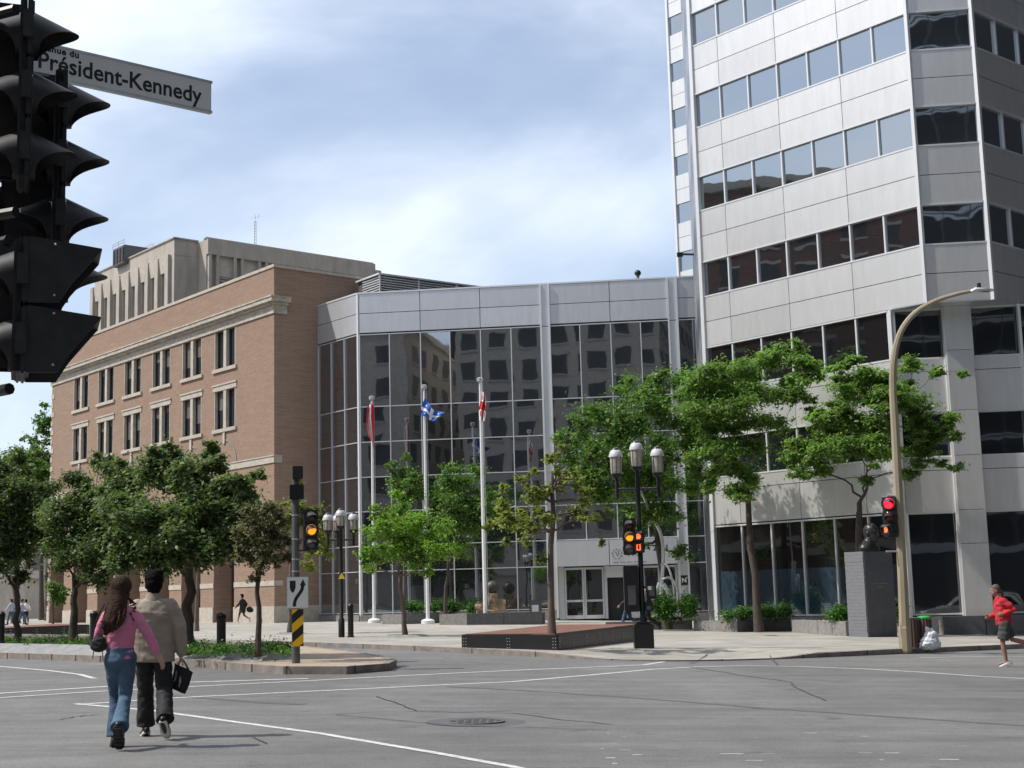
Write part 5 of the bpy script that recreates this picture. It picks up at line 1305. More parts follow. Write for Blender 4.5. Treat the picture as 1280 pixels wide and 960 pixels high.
# ---------------- traffic signals
def signal(label,O,Fv,secs,s=1.,visor='full',name='traffic_light',group=None,back=False,pitch=.34,deep=.20):
    """O top centre of the door; Fv facing; secs list of lens materials top to bottom"""
    Fv=Vector(Fv).normalized(); U=Vector((-Fv.y,Fv.x,0)); n=len(secs); Hh=pitch*n*s
    t=thing(name,label,'traffic light',(O.x,O.y,O.z-Hh),group=group)
    fr=frame(O,U,Fv); zt=O.z
    mb=MB(); mb.fbox(fr,-.165*s,.165*s,zt-Hh,zt,-deep*s,-.03*s); part('housing',mb,MT['sigblack'],t,bevel=.025*s)
    mb=MB()
    for i in range(n): mb.fbox(fr,-.175*s,.175*s,zt-(i+1)*pitch*s+.006,zt-i*pitch*s-.006,-.028*s,.0)
    part('door',mb,MT['sigblack'],t,bevel=.008*s)
    mb=MB()
    for i in range(n):
        for q in (-1,1): mb.fbox(fr,q*.185*s-.01,q*.185*s+.01,zt-(i+.72)*pitch*s,zt-(i+.28)*pitch*s,-.05*s,-.0)
    each('hinge',mb,MT['sigblack'],t)
    for i,sm in enumerate(secs):
        zc=zt-(i+.5)*pitch*s; kind='round' if not isinstance(sm,tuple) else sm[0]; m_=sm if kind=='round' else sm[1]
        if kind=='round':
            R=.135*s; c=fr(0,.004,zc); mb=MB(); rings=[]; nn=24; vs=[];fs=[]
            for r,o in ((R,.004),(R*.8,.022),(R*.45,.036),(R*.1,.042)):
                for j in range(nn): th=2*PI*j/nn; vs.append(fr(r*math.cos(th),o*s,zc+r*math.sin(th)))
            for a in range(3):
                for j in range(nn): fs.append((a*nn+j,a*nn+(j+1)%nn,(a+1)*nn+(j+1)%nn,(a+1)*nn+j))
            fs.append(tuple(3*nn+j for j in range(nn))); mb.add(vs,fs); part('lens',mb,m_,t,smooth=True)
        else:
            mb=MB(); mb.fbox(fr,-.14*s,.14*s,zc-.14*s,zc+.14*s,.001,.01); lo=part('lens',mb,MT['lens_c'],t)
            if m_ is not None:
                mb=MB()
                if kind=='hand':
                    mb.fbox(fr,-.05*s,.05*s,zc-.09*s,zc+.0,.012,.018)
                    for q in range(4): mb.fbox(fr,(-.05+q*.027)*s,(-.032+q*.027)*s,zc,zc+(.07 if q in(1,2) else .055)*s,.012,.018)
                    mb.fbox(fr,.052*s,.075*s,zc-.06*s,zc+.02*s,.012,.018)
                else:
                    for q in ((-.06,-.035,-.09,.09),(.035,.06,-.09,.09),(-.035,.035,.068,.09),(-.035,.035,-.09,-.068)): mb.fbox(fr,q[0]*s,q[1]*s,zc+q[2]*s,zc+q[3]*s,.012,.018)
                part('symbol',mb,m_,lo)
        # visor
        mb=MB(); nn=28; vs=[]; fs=[]
        if visor=='box':
            R=.16*s; L=.34*s
            prof_=[(0,R),(L,R-.045*s),(L*.60,-R*.35),(L*.42,-R*.98),(0,-R)]
            for sd_ in (-1,1):
                P0=[fr(sd_*R,o,zc+z) for o,z in prof_]; P1=[fr(sd_*(R-.008),o,zc+z) for o,z in prof_]; mb.add(P0+P1,[tuple(range(5)),tuple(range(9,4,-1))]+[(q,(q+1)%5,(q+1)%5+5,q+5) for q in range(5)])
            mb.add([fr(a,o,zc+z) for a,o,z in ((-R,0,R),(R,0,R),(R,L,R-.045*s),(-R,L,R-.045*s),(-R,0,R+.008),(R,0,R+.008),(R,L,R-.037*s),(-R,L,R-.037*s))],[(3,2,1,0),(4,5,6,7),(0,1,5,4),(1,2,6,5),(2,3,7,6),(3,0,4,7)])
            part('visor',mb,MT['sigblack'],t)
            mb=MB()
            for z in (R*.82,-R*.75):
                mb.sph(fr(-R-.002,L*.36,zc+z),.007,6,4); mb.sph(fr(R+.002,L*.36,zc+z),.007,6,4)
            part('screw',mb,MT['galv'],t); continue
        if visor=='box' or kind!='round':
            R=.155*s
            def prof(th): # rounded square
                c_,s__=math.cos(th),math.sin(th); q=(abs(c_)**6+abs(s__)**6)**(-1/6); return R*q*c_,R*q*s__
            Lf=lambda th:(.36 if visor=='box' else .16)*s*(.5+.5*math.sin(th)) if math.sin(th)>-.99 else 0
        else:
            R=.132*s; prof=lambda th:(R*math.cos(th),R*math.sin(th))
            def Lf(th):
                q=.5+.5*math.sin(th); return s*(.028+.215*q**2.1)
        drop=-.38
        for lay in range(4):
            for j in range(nn):
                th=2*PI*j/nn; a,b_=prof(th); L=max(.03*s,Lf(th))
                q=(0,.45,1,1)[lay]; 
                rr_=1.-.10*q if lay<3 else .955-.10
                vs.append(fr(a*rr_,L*q,zc+b_*rr_+drop*L*q))
        for j in range(nn): th=2*PI*j/nn; a,b_=prof(th); vs.append(fr(a*.955,.0,zc+b_*.955))
        for lay in range(4):
            for j in range(nn): fs.append((lay*nn+j,lay*nn+(j+1)%nn,(lay+1)*nn+(j+1)%nn,(lay+1)*nn+j))
        mb.add(vs,fs); part('visor',mb,MT['sigblack'],t,smooth=True)
    return t
toC=lambda p:Vector((-p.x,-p.y,0)).normalized()
# signal pole with keep-right sign, on the island nose
p=gp(370,829,.15); zg=p.z; Yp=p.y; k=Yp/F
t=thing('signal_pole','dark grey signal pole on the tip of the traffic island with black boxes on top','pole',(p.x,p.y,zg)); top=at(375,600,Yp).z
mb=MB(); mb.tube([(p.x,p.y,zg-.1),(p.x,p.y,top)],[.088,.075],14); part('pole',mb,MT['greypole'],t,smooth=True)
mb=MB()
for y in (645,675,700,715): z=at(372,y,Yp).z; mb.lathe((p.x,p.y,z),[(.087,0),(.087,.03)],14)
part('clamp_band',mb,MT['galv'],t)
mb=MB(); c=at(375.5,615.5,Yp); mb.box((p.x+.03,p.y-.04,c.z),(.30,.24,.32),.2); part('control_box',mb,MT['black'],t,bevel=.015)
mb=MB(); c=at(375,591,Yp); mb.box((p.x+.05,p.y-.02,c.z),(.22,.26,.27),.2); 
for q in range(4): mb.box((p.x-.02+q*.045,p.y-.02,c.z-.155),(.02,.2,.05),.2)
part('detector_box',mb,MT['blackm'],t,bevel=.01)
O=at(389,637,Yp-.1); fv=(toC(O)+Vector((.35,0,0)))
signal('traffic light showing amber on the island signal pole',O,fv,[MT['lens_r'],MT['amber_on'],MT['lens_c']],s=.98*(51*k/3)/.34)
mb=MB(); 
for y in (640,688): 
    z=at(380,y,Yp).z; mb.tube([(p.x,p.y,z),(O.x-.05,O.y+.12,z)],.022,6)
part('bracket',mb,MT['black'],t)
def plate(fr,s0,s1,z0,z1,o0,o1): m_=MB(); m_.fbox(fr,s0,s1,z0,z1,o0,o1); return m_
c=at(372,740,Yp-.13); t=thing('keep_right_sign','white rectangular keep-right sign with black shield and bent arrow','sign',tuple(c))
fs_=frame((c.x,c.y),(.995,.1,0),(.1,-.995,0)); hw=13.3*k; z1=at(372,721,Yp-.13).z; z0=at(372,760.5,Yp-.13).z
part('plate',plate(fs_,-hw,hw,z0,z1,-.006,0),MT['galv'],t,bevel=.002); part('face',plate(fs_,-hw+.012,hw-.012,z0+.012,z1-.012,.001,.003),MT['signw'],t)
mb=MB(); 
def flat(mb,fr,pts,o0,o1):
    n=len(pts); mb.add([fr(a,o0,z) for a,z in pts]+[fr(a,o1,z) for a,z in pts],[tuple(range(n-1,-1,-1)),tuple(range(n,2*n))]+[(i,(i+1)%n,(i+1)%n+n,i+n) for i in range(n)])
Wd=2*hw; Hd=z1-z0; q=lambda x,y:(-hw+x*Wd,z0+y*Hd)
flat(mb,fs_,[q(.14,.88),q(.14,.66),q(.19,.55),q(.27,.49),q(.35,.55),q(.41,.66),q(.41,.88)],.0035,.005); part('shield',mb,MT['signk'],t)
mb=MB(); cen=[(.36,.06),(.36,.16),(.42,.30),(.58,.46),(.70,.60),(.74,.76)]; 
P=[Vector((x*Wd,y*Hd,0)) for x,y in cen]; P=smoothpts(P,4); Lp_=[];Rp_=[]
for i in range(len(P)):
    d=(P[min(i+1,len(P)-1)]-P[max(i-1,0)]).normalized(); nn_=Vector((-d.y,d.x,0))*.035*1.0; Lp_.append(P[i]+nn_); Rp_.append(P[i]-nn_)
vs=[fs_(-hw+v.x,.004,z0+v.y) for pr in zip(Lp_,Rp_) for v in pr]; mb.add(vs,[(2*i,2*i+1,2*i+3,2*i+2) for i in range(len(P)-1)])
flat(mb,fs_,[q(.60,.72),q(.88,.72),q(.75,.93)],.0035,.005); part('arrow',mb,MT['signk'],t)
c=at(373,785,Yp-.13); t=thing('hazard_marker','narrow yellow and black diagonal striped hazard marker below the keep-right sign','sign',tuple(c)); z1=at(372,761.3,Yp-.13).z; z0=at(372,808,Yp-.13).z
hz=7.*k
part('plate',plate(fs_,-hz,hz,z0,z1,-.006,0),MT['hazard'],t,bevel=.002)
mb=MB(); 
# light on the three-globe lamp
O=at(786,648,pR.y-.12); s_=(45*pR.y/F/3)/.34
signal('traffic light showing amber hung on the three-globe lamp post',O,toC(O)+Vector((.15,0,0)),[MT['lens_r'],MT['amber_on'],MT['lens_c']],s=s_*1.0)
O=at(797.5,663,pR.y-.16); signal('small pedestrian signal with red hand and a zero beside the lamp post amber light',O,toC(O)+Vector((-.1,0,0)),[('hand',MT['hand_on']),('zero',MT['hand_on'])],s=s_*.92,name='pedestrian_signal')
O=at(784,707,pR.y-.05); 
def cab(label,x0,x1,y0,y1,Y,d=.3,name='control_cabinet'):
    a=at(x0,y1,Y); b_=at(x1,y0,Y); t=thing(name,label,'control box',((a.x+b_.x)/2,Y,a.z)); mb=MB(); mb.box(((a.x+b_.x)/2,Y,(a.z+b_.z)/2),(b_.x-a.x,d,b_.z-a.z)); part('housing',mb,MT['black'],t,bevel=.02)
    mb=MB(); w=b_.x-a.x; hh=b_.z-a.z; mb.box(((a.x+b_.x)/2-.0,Y-d/2-.006,a.z+hh*.36),(w*.55,.012,hh*.42)); part('door',mb,MT['granite_d'],t,bevel=.004); return t
cab('tall black control box strapped to the left of the lamp post',781,797,707,765,pR.y,.34)
t=cab('smaller black control box with a white sticker right of the lamp post',808,819.5,720,749,pR.y,.26)
q=at(812,735,pR.y-.14); mb=MB(); mb.box(q,(.10,.008,.10)); part('sticker',mb,MT['signw'],t)
cab('short black box low on the lamp post',806,815,752,764,pR.y-.02,.2)
# red light on the street light
O=at(1110.5,621,Ys-.12); s_=(50*Ys/F/3)/.34
signal('traffic light showing red on the tan street light',O,toC(O)+Vector((-.25,0,0)),[MT['red_on'],MT['lens_a'],MT['lens_g']],s=s_)
O=at(1107,655,Ys-.42); signal('small pedestrian signal with a red hand beside the red traffic light',O,toC(O)+Vector((-.9,0,0)),[('hand',MT['hand_on'])],s=s_*.8,name='pedestrian_signal')
mb=MB()
for y in (620.5,689):
    q=at(1115,y,Ys); mb.tube([q+Vector((.25,0,0)),q+Vector((-.18,-.1,0))],.03,6)
t=thing('signal_bracket','steel brackets holding the red traffic light to the tan pole','bracket',tuple(at(1118,655,Ys))); each('arm',mb,MT['galv'],t)
# ---- foreground signals and street name sign (on an arm from a pole outside the left edge)
NV=N.copy()
FG='black signal heads hanging at the upper left'
pole=at(-95,480,7.4); t=thing('signal_mast','black signal mast outside the left edge holding the near signal heads','pole',(pole.x,pole.y,0))
mb=MB(); mb.tube([(pole.x,pole.y,gz(pole.x)),(pole.x,pole.y,5.4)],[.10,.08],14); part('pole',mb,MT['black'],t,smooth=True)
mb=MB()
for (x,y,Y) in ((20,12,7.15),(20,265,7.15),(60,98,7.7),(60,400,7.7),(12,300,6.9),(12,486,6.9)):
    q=at(x,y,Y); mb.tube([(pole.x,pole.y,q.z),(q.x,q.y,q.z)],.03,8)
each('bracket',mb,MT['black'],t,smooth=True)
dk=[MT['lens_c']]*4
def hd(px,py,Y,Fv,n,label,visor='full',s=1.,pitch=.34): 
    O=at(px,py,Y); return signal(label,O,Fv,dk[:n],s=s,visor=visor,name='traffic_light',pitch=pitch,deep=.066)
FR=Vector((.945,.33,0))
hd(42,9,7.35,FR,3,'black three-section signal head facing right, nearest the street name sign',s=1.)
hd(28,9,7.38,-FR,3,'black three-section signal head whose visors point left off the upper left edge')
hd(84,97,7.75,FR,4,'tall black four-section signal head whose rounded visors reach furthest right')
hd(69,97,7.78,-FR,4,'tall black four-section signal head with visors pointing left behind the upper left cluster')
hd(36,304,6.75,FR,2,'black two-section signal head with angular box visors below the others','box',s=1.0)
hd(22,304,6.78,-FR,2,'black two-section signal head with round visors pointing left at the lower left edge',s=1.0)
FB=Vector((-.33,.945,0))
hd(-1,7,7.50,FB,3,'black three-section signal head seen from the back at the upper left edge',s=1.)
hd(43,95,7.95,FB,4,'tall black four-section signal head seen from the back, between the two side-facing ones',s=1.)
hd(-4,301,6.95,FB,2,'black two-section signal head seen from the back at the lower left edge',s=1.)
# sign
pr=at(264.5,103,8.9); fs2=frame((pr.x,pr.y),N,M*-1.); fs2=frame((pr.x,pr.y),N,Vector((M.x,M.y,0))*-1)
zt=pr.z; zb=zt-.205; Ls=1.36
t=thing('street_name_sign','white street name sign on an arm behind the near signal heads','street sign',(pr.x,pr.y,zb))
part('plate',plate(fs2,-Ls,0,zb,zt,-.02,0),MT['galv'],t,bevel=.004); part('face',plate(fs2,-Ls+.008,-.008,zb+.008,zt-.008,.001,.003),MT['signw'],t)
mb=MB(); 
for z in (zb,zt): mb.fbox(fs2,-Ls-.4,.004,z-.008,z+.008,-.03,.006)
part('rail',mb,MT['galv'],t)
fx=lambda s_,o,z:fs2(s_,o,z)
text('Président-Kennedy',.152,fs2,-1.17,zb+.045,.004,MT['signk'],t,thick=.0024,depth=.001,spacing=1.0,xs=.935)
text('avenue du',.058,fs2,-1.17,zb+.160,.004,MT['signk'],t,thick=.002,depth=.001,spacing=1.1)
# ================================================================== PEOPLE
def V(*a): return Vector(a)
def limb(mb,pts,rad,n=12,side=(1,0,0)):
    """tapered limb through the joints, rounded at both ends"""
    mb.tube(pts,rad,n,side=side)
    for p,r in ((pts[0],rad[0]),(pts[-1],rad[-1])):
        r=r if isinstance(r,(tuple,list)) else (r,r); q=(r[0]+r[1])/2*.97; mb.sph(p,q,10,6)
def hand(mb,w,dirv,palm_n,curl=.5,s=1.,side=1):
    """w wrist, dirv direction of hand, palm_n palm normal; four unequal bent fingers and a thumb"""
    d=Vector(dirv).normalized(); nrm=(Vector(palm_n)-d*Vector(palm_n).dot(d)).normalized(); lat=d.cross(nrm)*side
    w=Vector(w)
    mb.tube([w-d*.01,w+d*.03*s,w+d*.065*s,w+d*.092*s],[(.026*s,.020*s),(.036*s,.018*s),(.041*s,.016*s),(.038*s,.013*s)],12,side=lat)
    L=[.066,.076,.071,.055]
    for i in range(4):
        b=w+d*.086*s+lat*(.030-.020*i)*s; a=0.; p=b; pts=[b-d*.02*s]; pts.append(b)
        for j in range(3):
            a+=curl*(.35+.25*j); p=p+(d*math.cos(a)+nrm*math.sin(a))*L[i]*s*(.45,.32,.23)[j]; pts.append(p)
        mb.tube(pts,[.0095*s,.0095*s,.009*s,.008*s,.006*s],8); mb.sph(pts[-1],.0065*s,8,5)
    b=w+d*.022*s+lat*.026*s; t1=b+(d*.5+lat*.75+nrm*.25)*.034*s; t2=t1+(d*.85+lat*.25+nrm*.35)*.030*s; t3=t2+(d*.9+nrm*.35)*.022*s
    mb.tube([b,t1,t2,t3],[.015*s,.0125*s,.011*s,.007*s],8); mb.sph(t3,.008*s,8,5)
def shoe(mb,ankle,toe,heelup=0.,w=.048,h=.07,L=.27):
    a=Vector(ankle); f=Vector(toe)-a; up=V(0,0,1); f.normalize(); side=f.cross(up).normalized(); u2=side.cross(f).normalized()
    heel=a-f*.075-u2*.055; 
    mb.tube([heel,heel+f*.04,heel+f*.11,heel+f*.18,heel+f*(L-.04),heel+f*L],[(w*.75,h*.5),(w*.9,h*.62),(w*.95,h*.58),(w*1.08,h*.48),(w*.95,h*.36),(w*.5,h*.22)],14,side=side)
    mb.sph(heel,(w*.75,w*.75,h*.5),10,6)
    mb.tube([a-u2*.03-f*.02,a+u2*.02],[(w*.85,w*.95),(w*.75,w*.8)],12,side=side)
def sole(mb,ankle,toe,w=.05,L=.27,th=.03,drop=.085):
    a=Vector(ankle); f=(Vector(toe)-a).normalized(); side=f.cross(V(0,0,1)).normalized(); u2=side.cross(f).normalized(); h0=a-f*.085-u2*drop
    P=[]
    for q,ww in ((0,.55),(.03,.85),(.10,.82),(.18,1.0),(.24,.9),(L+.0,.45)): P.append((h0+f*q,ww*w))
    vs=[];n=len(P)
    for c,ww in P:
        for sx,z in ((-1,0),(1,0),(1,th),(-1,th)): vs.append(c+side*ww*sx+u2*z)
    fs=[(3,2,1,0),(4*(n-1),4*(n-1)+1,4*(n-1)+2,4*(n-1)+3)]
    for i in range(n-1):
        for j in range(4): fs.append((4*i+j,4*i+(j+1)%4,4*i+4+(j+1)%4,4*i+4+j))
    mb.add(vs,fs)
def person(label,loc,rz,J,cfg,group=None,vx=.012,cat='person'):
    """J joints in local metres (x right of the walker, y ahead, z up)"""
    t=thing('person',label,cat,loc,rz,group); s=cfg.get('s',1.); j={k:Vector(v)*s for k,v in J.items()}
    skin=cfg.get('skin','skin')
    sh=(j['shR']-j['shL']); sidev=sh.normalized(); hipv=(j['hipR']-j['hipL']).normalized()
    B=MB(); hc=j['head']; head_mb(B,hc,1,yaw=cfg.get('yaw',0.),s=s*cfg.get('hs',1.))
    B.tube([j['neck']-V(0,0,.06*s),j['neck'].lerp(hc,.35),hc-V(0,.01,.03)*s],[(.075*s,.06*s),(.055*s,.055*s),(.05*s,.055*s)],12,side=sidev)
    B.tube([j['pelvis']-V(0,0,.1*s),j['pelvis'],j['waist'],j['chest'],j['neck']-V(0,0,.08*s),j['neck']-V(0,0,.02*s)],[(.10*s,.07*s),(.12*s,.08*s),(.10*s,.075*s),(.125*s,.085*s),(.10*s,.06*s),(.06*s,.055*s)],16,side=sidev)
    for q in 'LR':
        limb(B,[j['sh'+q]+(j['chest']-j['sh'+q])*.2,j['sh'+q].lerp(j['el'+q],.5),j['el'+q],j['el'+q].lerp(j['wr'+q],.35),j['wr'+q]],[.042*s,.040*s,.037*s,.036*s,.024*s])
        limb(B,[j['hip'+q],j['hip'+q].lerp(j['kn'+q],.5),j['kn'+q],j['kn'+q].lerp(j['an'+q],.3),j['an'+q]],[.085*s,.07*s,.052*s,.054*s,.035*s])
        f=j['toe'+q]-j['an'+q]; B.tube([j['an'+q]-f.normalized()*.03*s,j['an'+q]+f*.4,j['toe'+q]],[.028*s,.026*s,.018*s],8)
        hd_=j.get('hd'+q) or (j['wr'+q]-j['el'+q])
        hand(B,j['wr'+q],hd_,cfg.get('palm'+q,V(-1 if q=='R' else 1,0.3,0)),cfg.get('curl'+q,.55),s*1.02,1 if q=='R' else -1)
    rpart('body',B,MT[skin],t,cfg.get('vbody',.0075),smooth=1)
    # upper garment
    c=cfg['top']; T=MB(); w=c['w']; hem=c['hem']*s
    z0=Vector((j['pelvis'].x,j['pelvis'].y,hem))
    T.tube([z0,z0.lerp(j['waist'],.6) if hem<j['waist'].z else j['waist'],j['chest'],j['neck']-V(0,0,.115*s),j['neck']-V(0,0,.068*s),j['neck']-V(0,0,.030*s),j['neck']+V(0,0,c.get('collar',.0)*s)],
        [(w[0]*s,w[0]*s*c.get('dr',.68)),(w[1]*s,w[1]*s*c.get('dr',.68)),(w[2]*s,w[2]*s*.66),(w[2]*s*.98,w[2]*s*.52),(w[2]*s*.80,w[2]*s*.44),(.095*s,.085*s),(.070*s,.072*s)],22,side=sidev)
    for q in 'LR':
        r=c['arm']; el,wr,shq=j['el'+q],j['wr'+q],j['sh'+q]
        end=el.lerp(wr,c.get('cuff',.92))
        limb(T,[shq+V(0,0,-.005*s)+(j['chest']-shq)*.08,shq.lerp(el,.45),el,el.lerp(end,.5),end],[r[0]*s,r[1]*s,r[2]*s,r[3]*s,r[4]*s],14)
    if c.get('hood'): 
        h=j['neck']+V(0,-.045,-.02)*s
        T.tube([h+V(-.10,.03,.0)*s,h+V(-.06,-.015,-.02)*s,h+V(0,-.03,-.04)*s,h+V(.06,-.015,-.02)*s,h+V(.10,.03,.0)*s],[(.045*s,.035*s)]*5,10)
    rpart(c['name'],T,MT[c['m']],t,cfg.get('vcloth',.011),smooth=2,disp=c.get('disp',.008),dscale=c.get('ds',.11),seed=cfg.get('seed',1))
    # trousers
    c=cfg['legs']; T=MB(); r=c['r']; wa=c.get('waist',.15); pz=j['pelvis']
    T.tube([pz-V(0,0,.11*s),pz-V(0,0,.05*s),pz+V(0,0,.03*s),pz+V(0,0,.07*s)],[(wa*.9*s,wa*.7*s),(wa*1.08*s,wa*.80*s),(wa*1.0*s,wa*.72*s),(wa*.9*s,wa*.62*s)],20,side=hipv)
    for q in 'LR':
        hp,kn,an=j['hip'+q],j['kn'+q],j['an'+q]
        if c.get('short'):
            e=hp.lerp(kn,c['short']); T.tube([hp+V(0,0,.02*s),hp.lerp(e,.5),e],[r[0]*s,r[1]*s,r[2]*s],16); T.sph(hp,r[0]*s*.98,12,8)
        else:
            e=kn.lerp(an,c.get('len',.97)); T.tube([hp,hp.lerp(kn,.5),kn,kn.lerp(e,.45),kn.lerp(e,.8),e],[r[0]*s,r[1]*s,r[2]*s,r[3]*s,r[4]*s,r[5]*s],16); T.sph(hp,r[0]*s*.98,12,8)
    rpart(c['name'],T,MT[c['m']],t,cfg.get('vcloth',.011),smooth=2,disp=c.get('disp',.007),dscale=.10,seed=4)
    if c.get('belt'):
        Bm=MB(); Bm.tube([pz+V(0,0,.04*s),pz+V(0,0,.075*s)],[(wa*.98*s,wa*.70*s)]*2,20,side=hipv); part('belt',Bm,MT[c['belt']],t,smooth=True,local=True)
    c=cfg['shoe']
    for q in 'LR':
        m_=MB(); shoe(m_,j['an'+q],j['toe'+q],w=.046*s*c.get('w',1.),h=.085*s,L=.255*s); o=rpart('shoe',m_,MT[c['m']],t,.009,smooth=1)
        m_=MB(); sole(m_,j['an'+q],j['toe'+q],w=.05*s*c.get('w',1.),L=.265*s,th=c.get('th',.025),drop=.092*s); part('sole',m_,MT[c['sole']],o,local=True,bevel=.004)
        if c.get('tread'):
            m_=MB(); a=j['an'+q]; f=(j['toe'+q]-a).normalized(); sd=f.cross(V(0,0,1)).normalized(); u2=sd.cross(f).normalized(); h0=a-f*.085-u2*(.092*s+.004)
            for kk in range(6):
                cc=h0+f*(.02+kk*.045); m_.tube([cc-sd*.036,cc+sd*.036],[.008]*2,6)
            part('tread',m_,MT[c['sole']],o,local=True)
    # hair
    c=cfg['hair']; hs_=cfg.get('hs',1.); H_=MB(); hc=j['head']; ya=cfg.get('yaw',0.)
    def hp_(x,y,z): return hc+Vector((x*math.cos(ya)-y*math.sin(ya),x*math.sin(ya)+y*math.cos(ya),z))*s*cfg.get('hs',1.)
    if c['style']=='short':
        for x,y,z,a,b_,d in ((0,-.022,.050,.084,.098,.085),(0,-.045,.01,.078,.078,.085),(0,-.06,-.045,.058,.05,.055),(0,.035,.085,.072,.06,.045),(.03,-.03,.10,.05,.06,.04),(-.035,.0,.10,.045,.05,.04)): H_.sph(hp_(x,y,z),(a*s*hs_,b_*s*hs_,d*s*hs_),14,10)
        rpart('hair',H_,MT[c['m']],t,.008,smooth=1,disp=.009,dscale=.028)
    elif c['style']=='long':
        H_.sph(hp_(0,-.018,.040),(.094*s*hs_,.108*s*hs_,.10*s*hs_),16,12); H_.sph(hp_(0,-.05,-.03),(.086*s*hs_,.074*s*hs_,.10*s*hs_),14,10)
        rg=random.Random(4)
        H_.tube([hp_(0,-.05,.02),hp_(.0,-.095,-.10),hp_(-.02,-.13,-.19),hp_(-.05,-.15,-.28),hp_(-.08,-.15,-.34),hp_(-.10,-.14,-.39)],[(.085,.06),(.09,.055),(.08,.05),(.06,.045),(.04,.03),(.02,.018)],16,side=(1,0,0))
        for i in range(26):
            a=rg.uniform(-1,1); x0=a*.08; e=rg.uniform(.26,.40)
            H_.tube(smoothpts([hp_(x0,-.04-.04*(1-a*a),.04),hp_(x0*1.15-.005,-.10-.03*(1-a*a),-.12),hp_(x0*1.15-.025+rg.uniform(-.01,.02),-.15-.03*(1-a*a),-.26),hp_(x0*.9-.06+rg.uniform(-.02,.03),-.175,-.26-(e-.26)*.6),hp_(x0*.6-.09+rg.uniform(-.03,.045),-.16,-e)],4),[.013]*8+[.012]*4+[.010,.008,.006,.004,.002],6)
        for i in range(7): # loose strands blown to the right
            H_.tube([hp_(.07,-.05,-.05),hp_(.095+.01*i,-.06,-.12),hp_(.10+.006*i,-.09,-.20-.02*i),hp_(.07,-.12,-.26-.02*i)],[.004,.004,.003,.001],5)
        rpart('hair',H_,MT[c['m']],t,.0065,smooth=1,disp=.003,dscale=.02)
    elif c['style']=='tail':
        H_.sph(hp_(0,-.02,.045),(.084*s,.10*s,.09*s),14,10); H_.sph(hp_(0,-.05,-.01),(.075*s,.06*s,.07*s),12,8); H_.tube([hp_(0,-.09,.0),hp_(0,-.14,-.03),hp_(0,-.16,-.09),hp_(0,-.15,-.13)],[.03,.035,.03,.01],10)
        rpart('hair',H_,MT[c['m']],t,.010,smooth=1,disp=.004,dscale=.03)
    return t
# --- man in the beige jacket
pm=gp(190,922); zm=gz(pm.x)
Jm=dict(head=(0.0,.05,1.635),neck=(0,.0,1.51),chest=(0,0,1.33),waist=(0,0,1.10),pelvis=(0,0,.95),
 shL=(-.19,0,1.415),shR=(.19,-.0,1.415),elL=(-.27,.04,1.17),elR=(.285,-.04,1.16),wrL=(-.24,.14,.94),wrR=(.30,-.02,.905),hdR=(0.0,.03,-.1),
 hipL=(-.095,0,.92),hipR=(.095,0,.92),knL=(-.085,.16,.52),knR=(.125,-.02,.50),anL=(-.085,.20,.10),anR=(.16,-.33,.20),toeL=(-.13,.40,.035),toeR=(.19,-.19,.055))
man=person('young man seen from behind in a beige collared jacket and black trousers, walking away',(pm.x,pm.y,zm),math.radians(10),Jm,
 dict(s=1.035,hs=1.24,yaw=.05,top=dict(name='jacket',m='beige',w=(.235,.225,.232),dr=.60,hem=.80,collar=.02,arm=(.086,.084,.075,.070,.058),cuff=1.02,disp=.014,ds=.15),
 legs=dict(name='trousers',m='blackcl',r=(.105,.098,.088,.09,.095,.10),waist=.16,disp=.012,len=.98),shoe=dict(m='shoe_bk',sole='shoe_w',th=.032,w=1.05),hair=dict(style='short',m='hair_bk'),palmR=V(-1,0,0),curlR=1.0,seed=3))
# collar stand
mb=MB(); s=1.035; nk=Vector(Jm['neck'])*s; mb.tube([nk+V(0,-.005,-.06),nk+V(0,.0,.0),nk+V(0,.01,.045)],[(.11,.095),(.085,.083),(.080,.080)],20); part('collar',mb,MT['beige'],man,smooth=True,local=True)
# tote bag in his right hand
def to_world(t,p): return t.location+Matrix.Rotation(t.rotation_euler.z,3,'Z')@Vector(p)
hw_=to_world(man,Vector(Jm['wrR'])*s+V(0,.02,-.10))
t=thing('tote_bag','black tote bag with white lettering held in the right hand of the man','bag',tuple(hw_)); mb=MB()
nx,nz=10,10; vs=[];fs=[]
ux=Vector((.80,-.52,0)); un=Vector((-.52,-.80,0))
cx0=Vector((0.0,0,-.17))
Q=[V(-.02,0,-.02),V(.14,0,-.055),V(.075,0,-.34),V(-.15,0,-.27)]
def bagpt(u,v,sd):
    a=Q[3].lerp(Q[2],u); b_=Q[0].lerp(Q[1],u) if False else (V(-.115,0,.0)).lerp(V(.205,0,-.10),u)
    p=a.lerp(b_,v); th=.035*math.sin(PI*min(1,u*1.0))*(1-.7*v)*sd+.008*math.sin(u*9+v*5)
    return ux*p.x*1.0+V(0,0,p.z-.03)+un*(th)
for sd in (1,-1):
    for i in range(nx+1):
        for j in range(nz+1): vs.append(bagpt(i/nx,j/nz,sd))
o=(nx+1)*(nz+1)
for sd in (0,1):
    for i in range(nx):
        for j in range(nz): a=sd*o+i*(nz+1)+j; f=(a,a+1,a+nz+2,a+nz+1); fs.append(f if sd==1 else f[::-1])
for i in range(nx): fs.append((i*(nz+1),(i+1)*(nz+1),o+(i+1)*(nz+1),o+i*(nz+1)))
for j in range(nz): fs.append((j,j+1,o+j+1,o+j)); fs.append((nx*(nz+1)+j+1,nx*(nz+1)+j,o+nx*(nz+1)+j,o+nx*(nz+1)+j+1))
mb.add(vs,fs); part('body',mb,MT['blackcl'],t,smooth=True,local=True)
mb=MB()
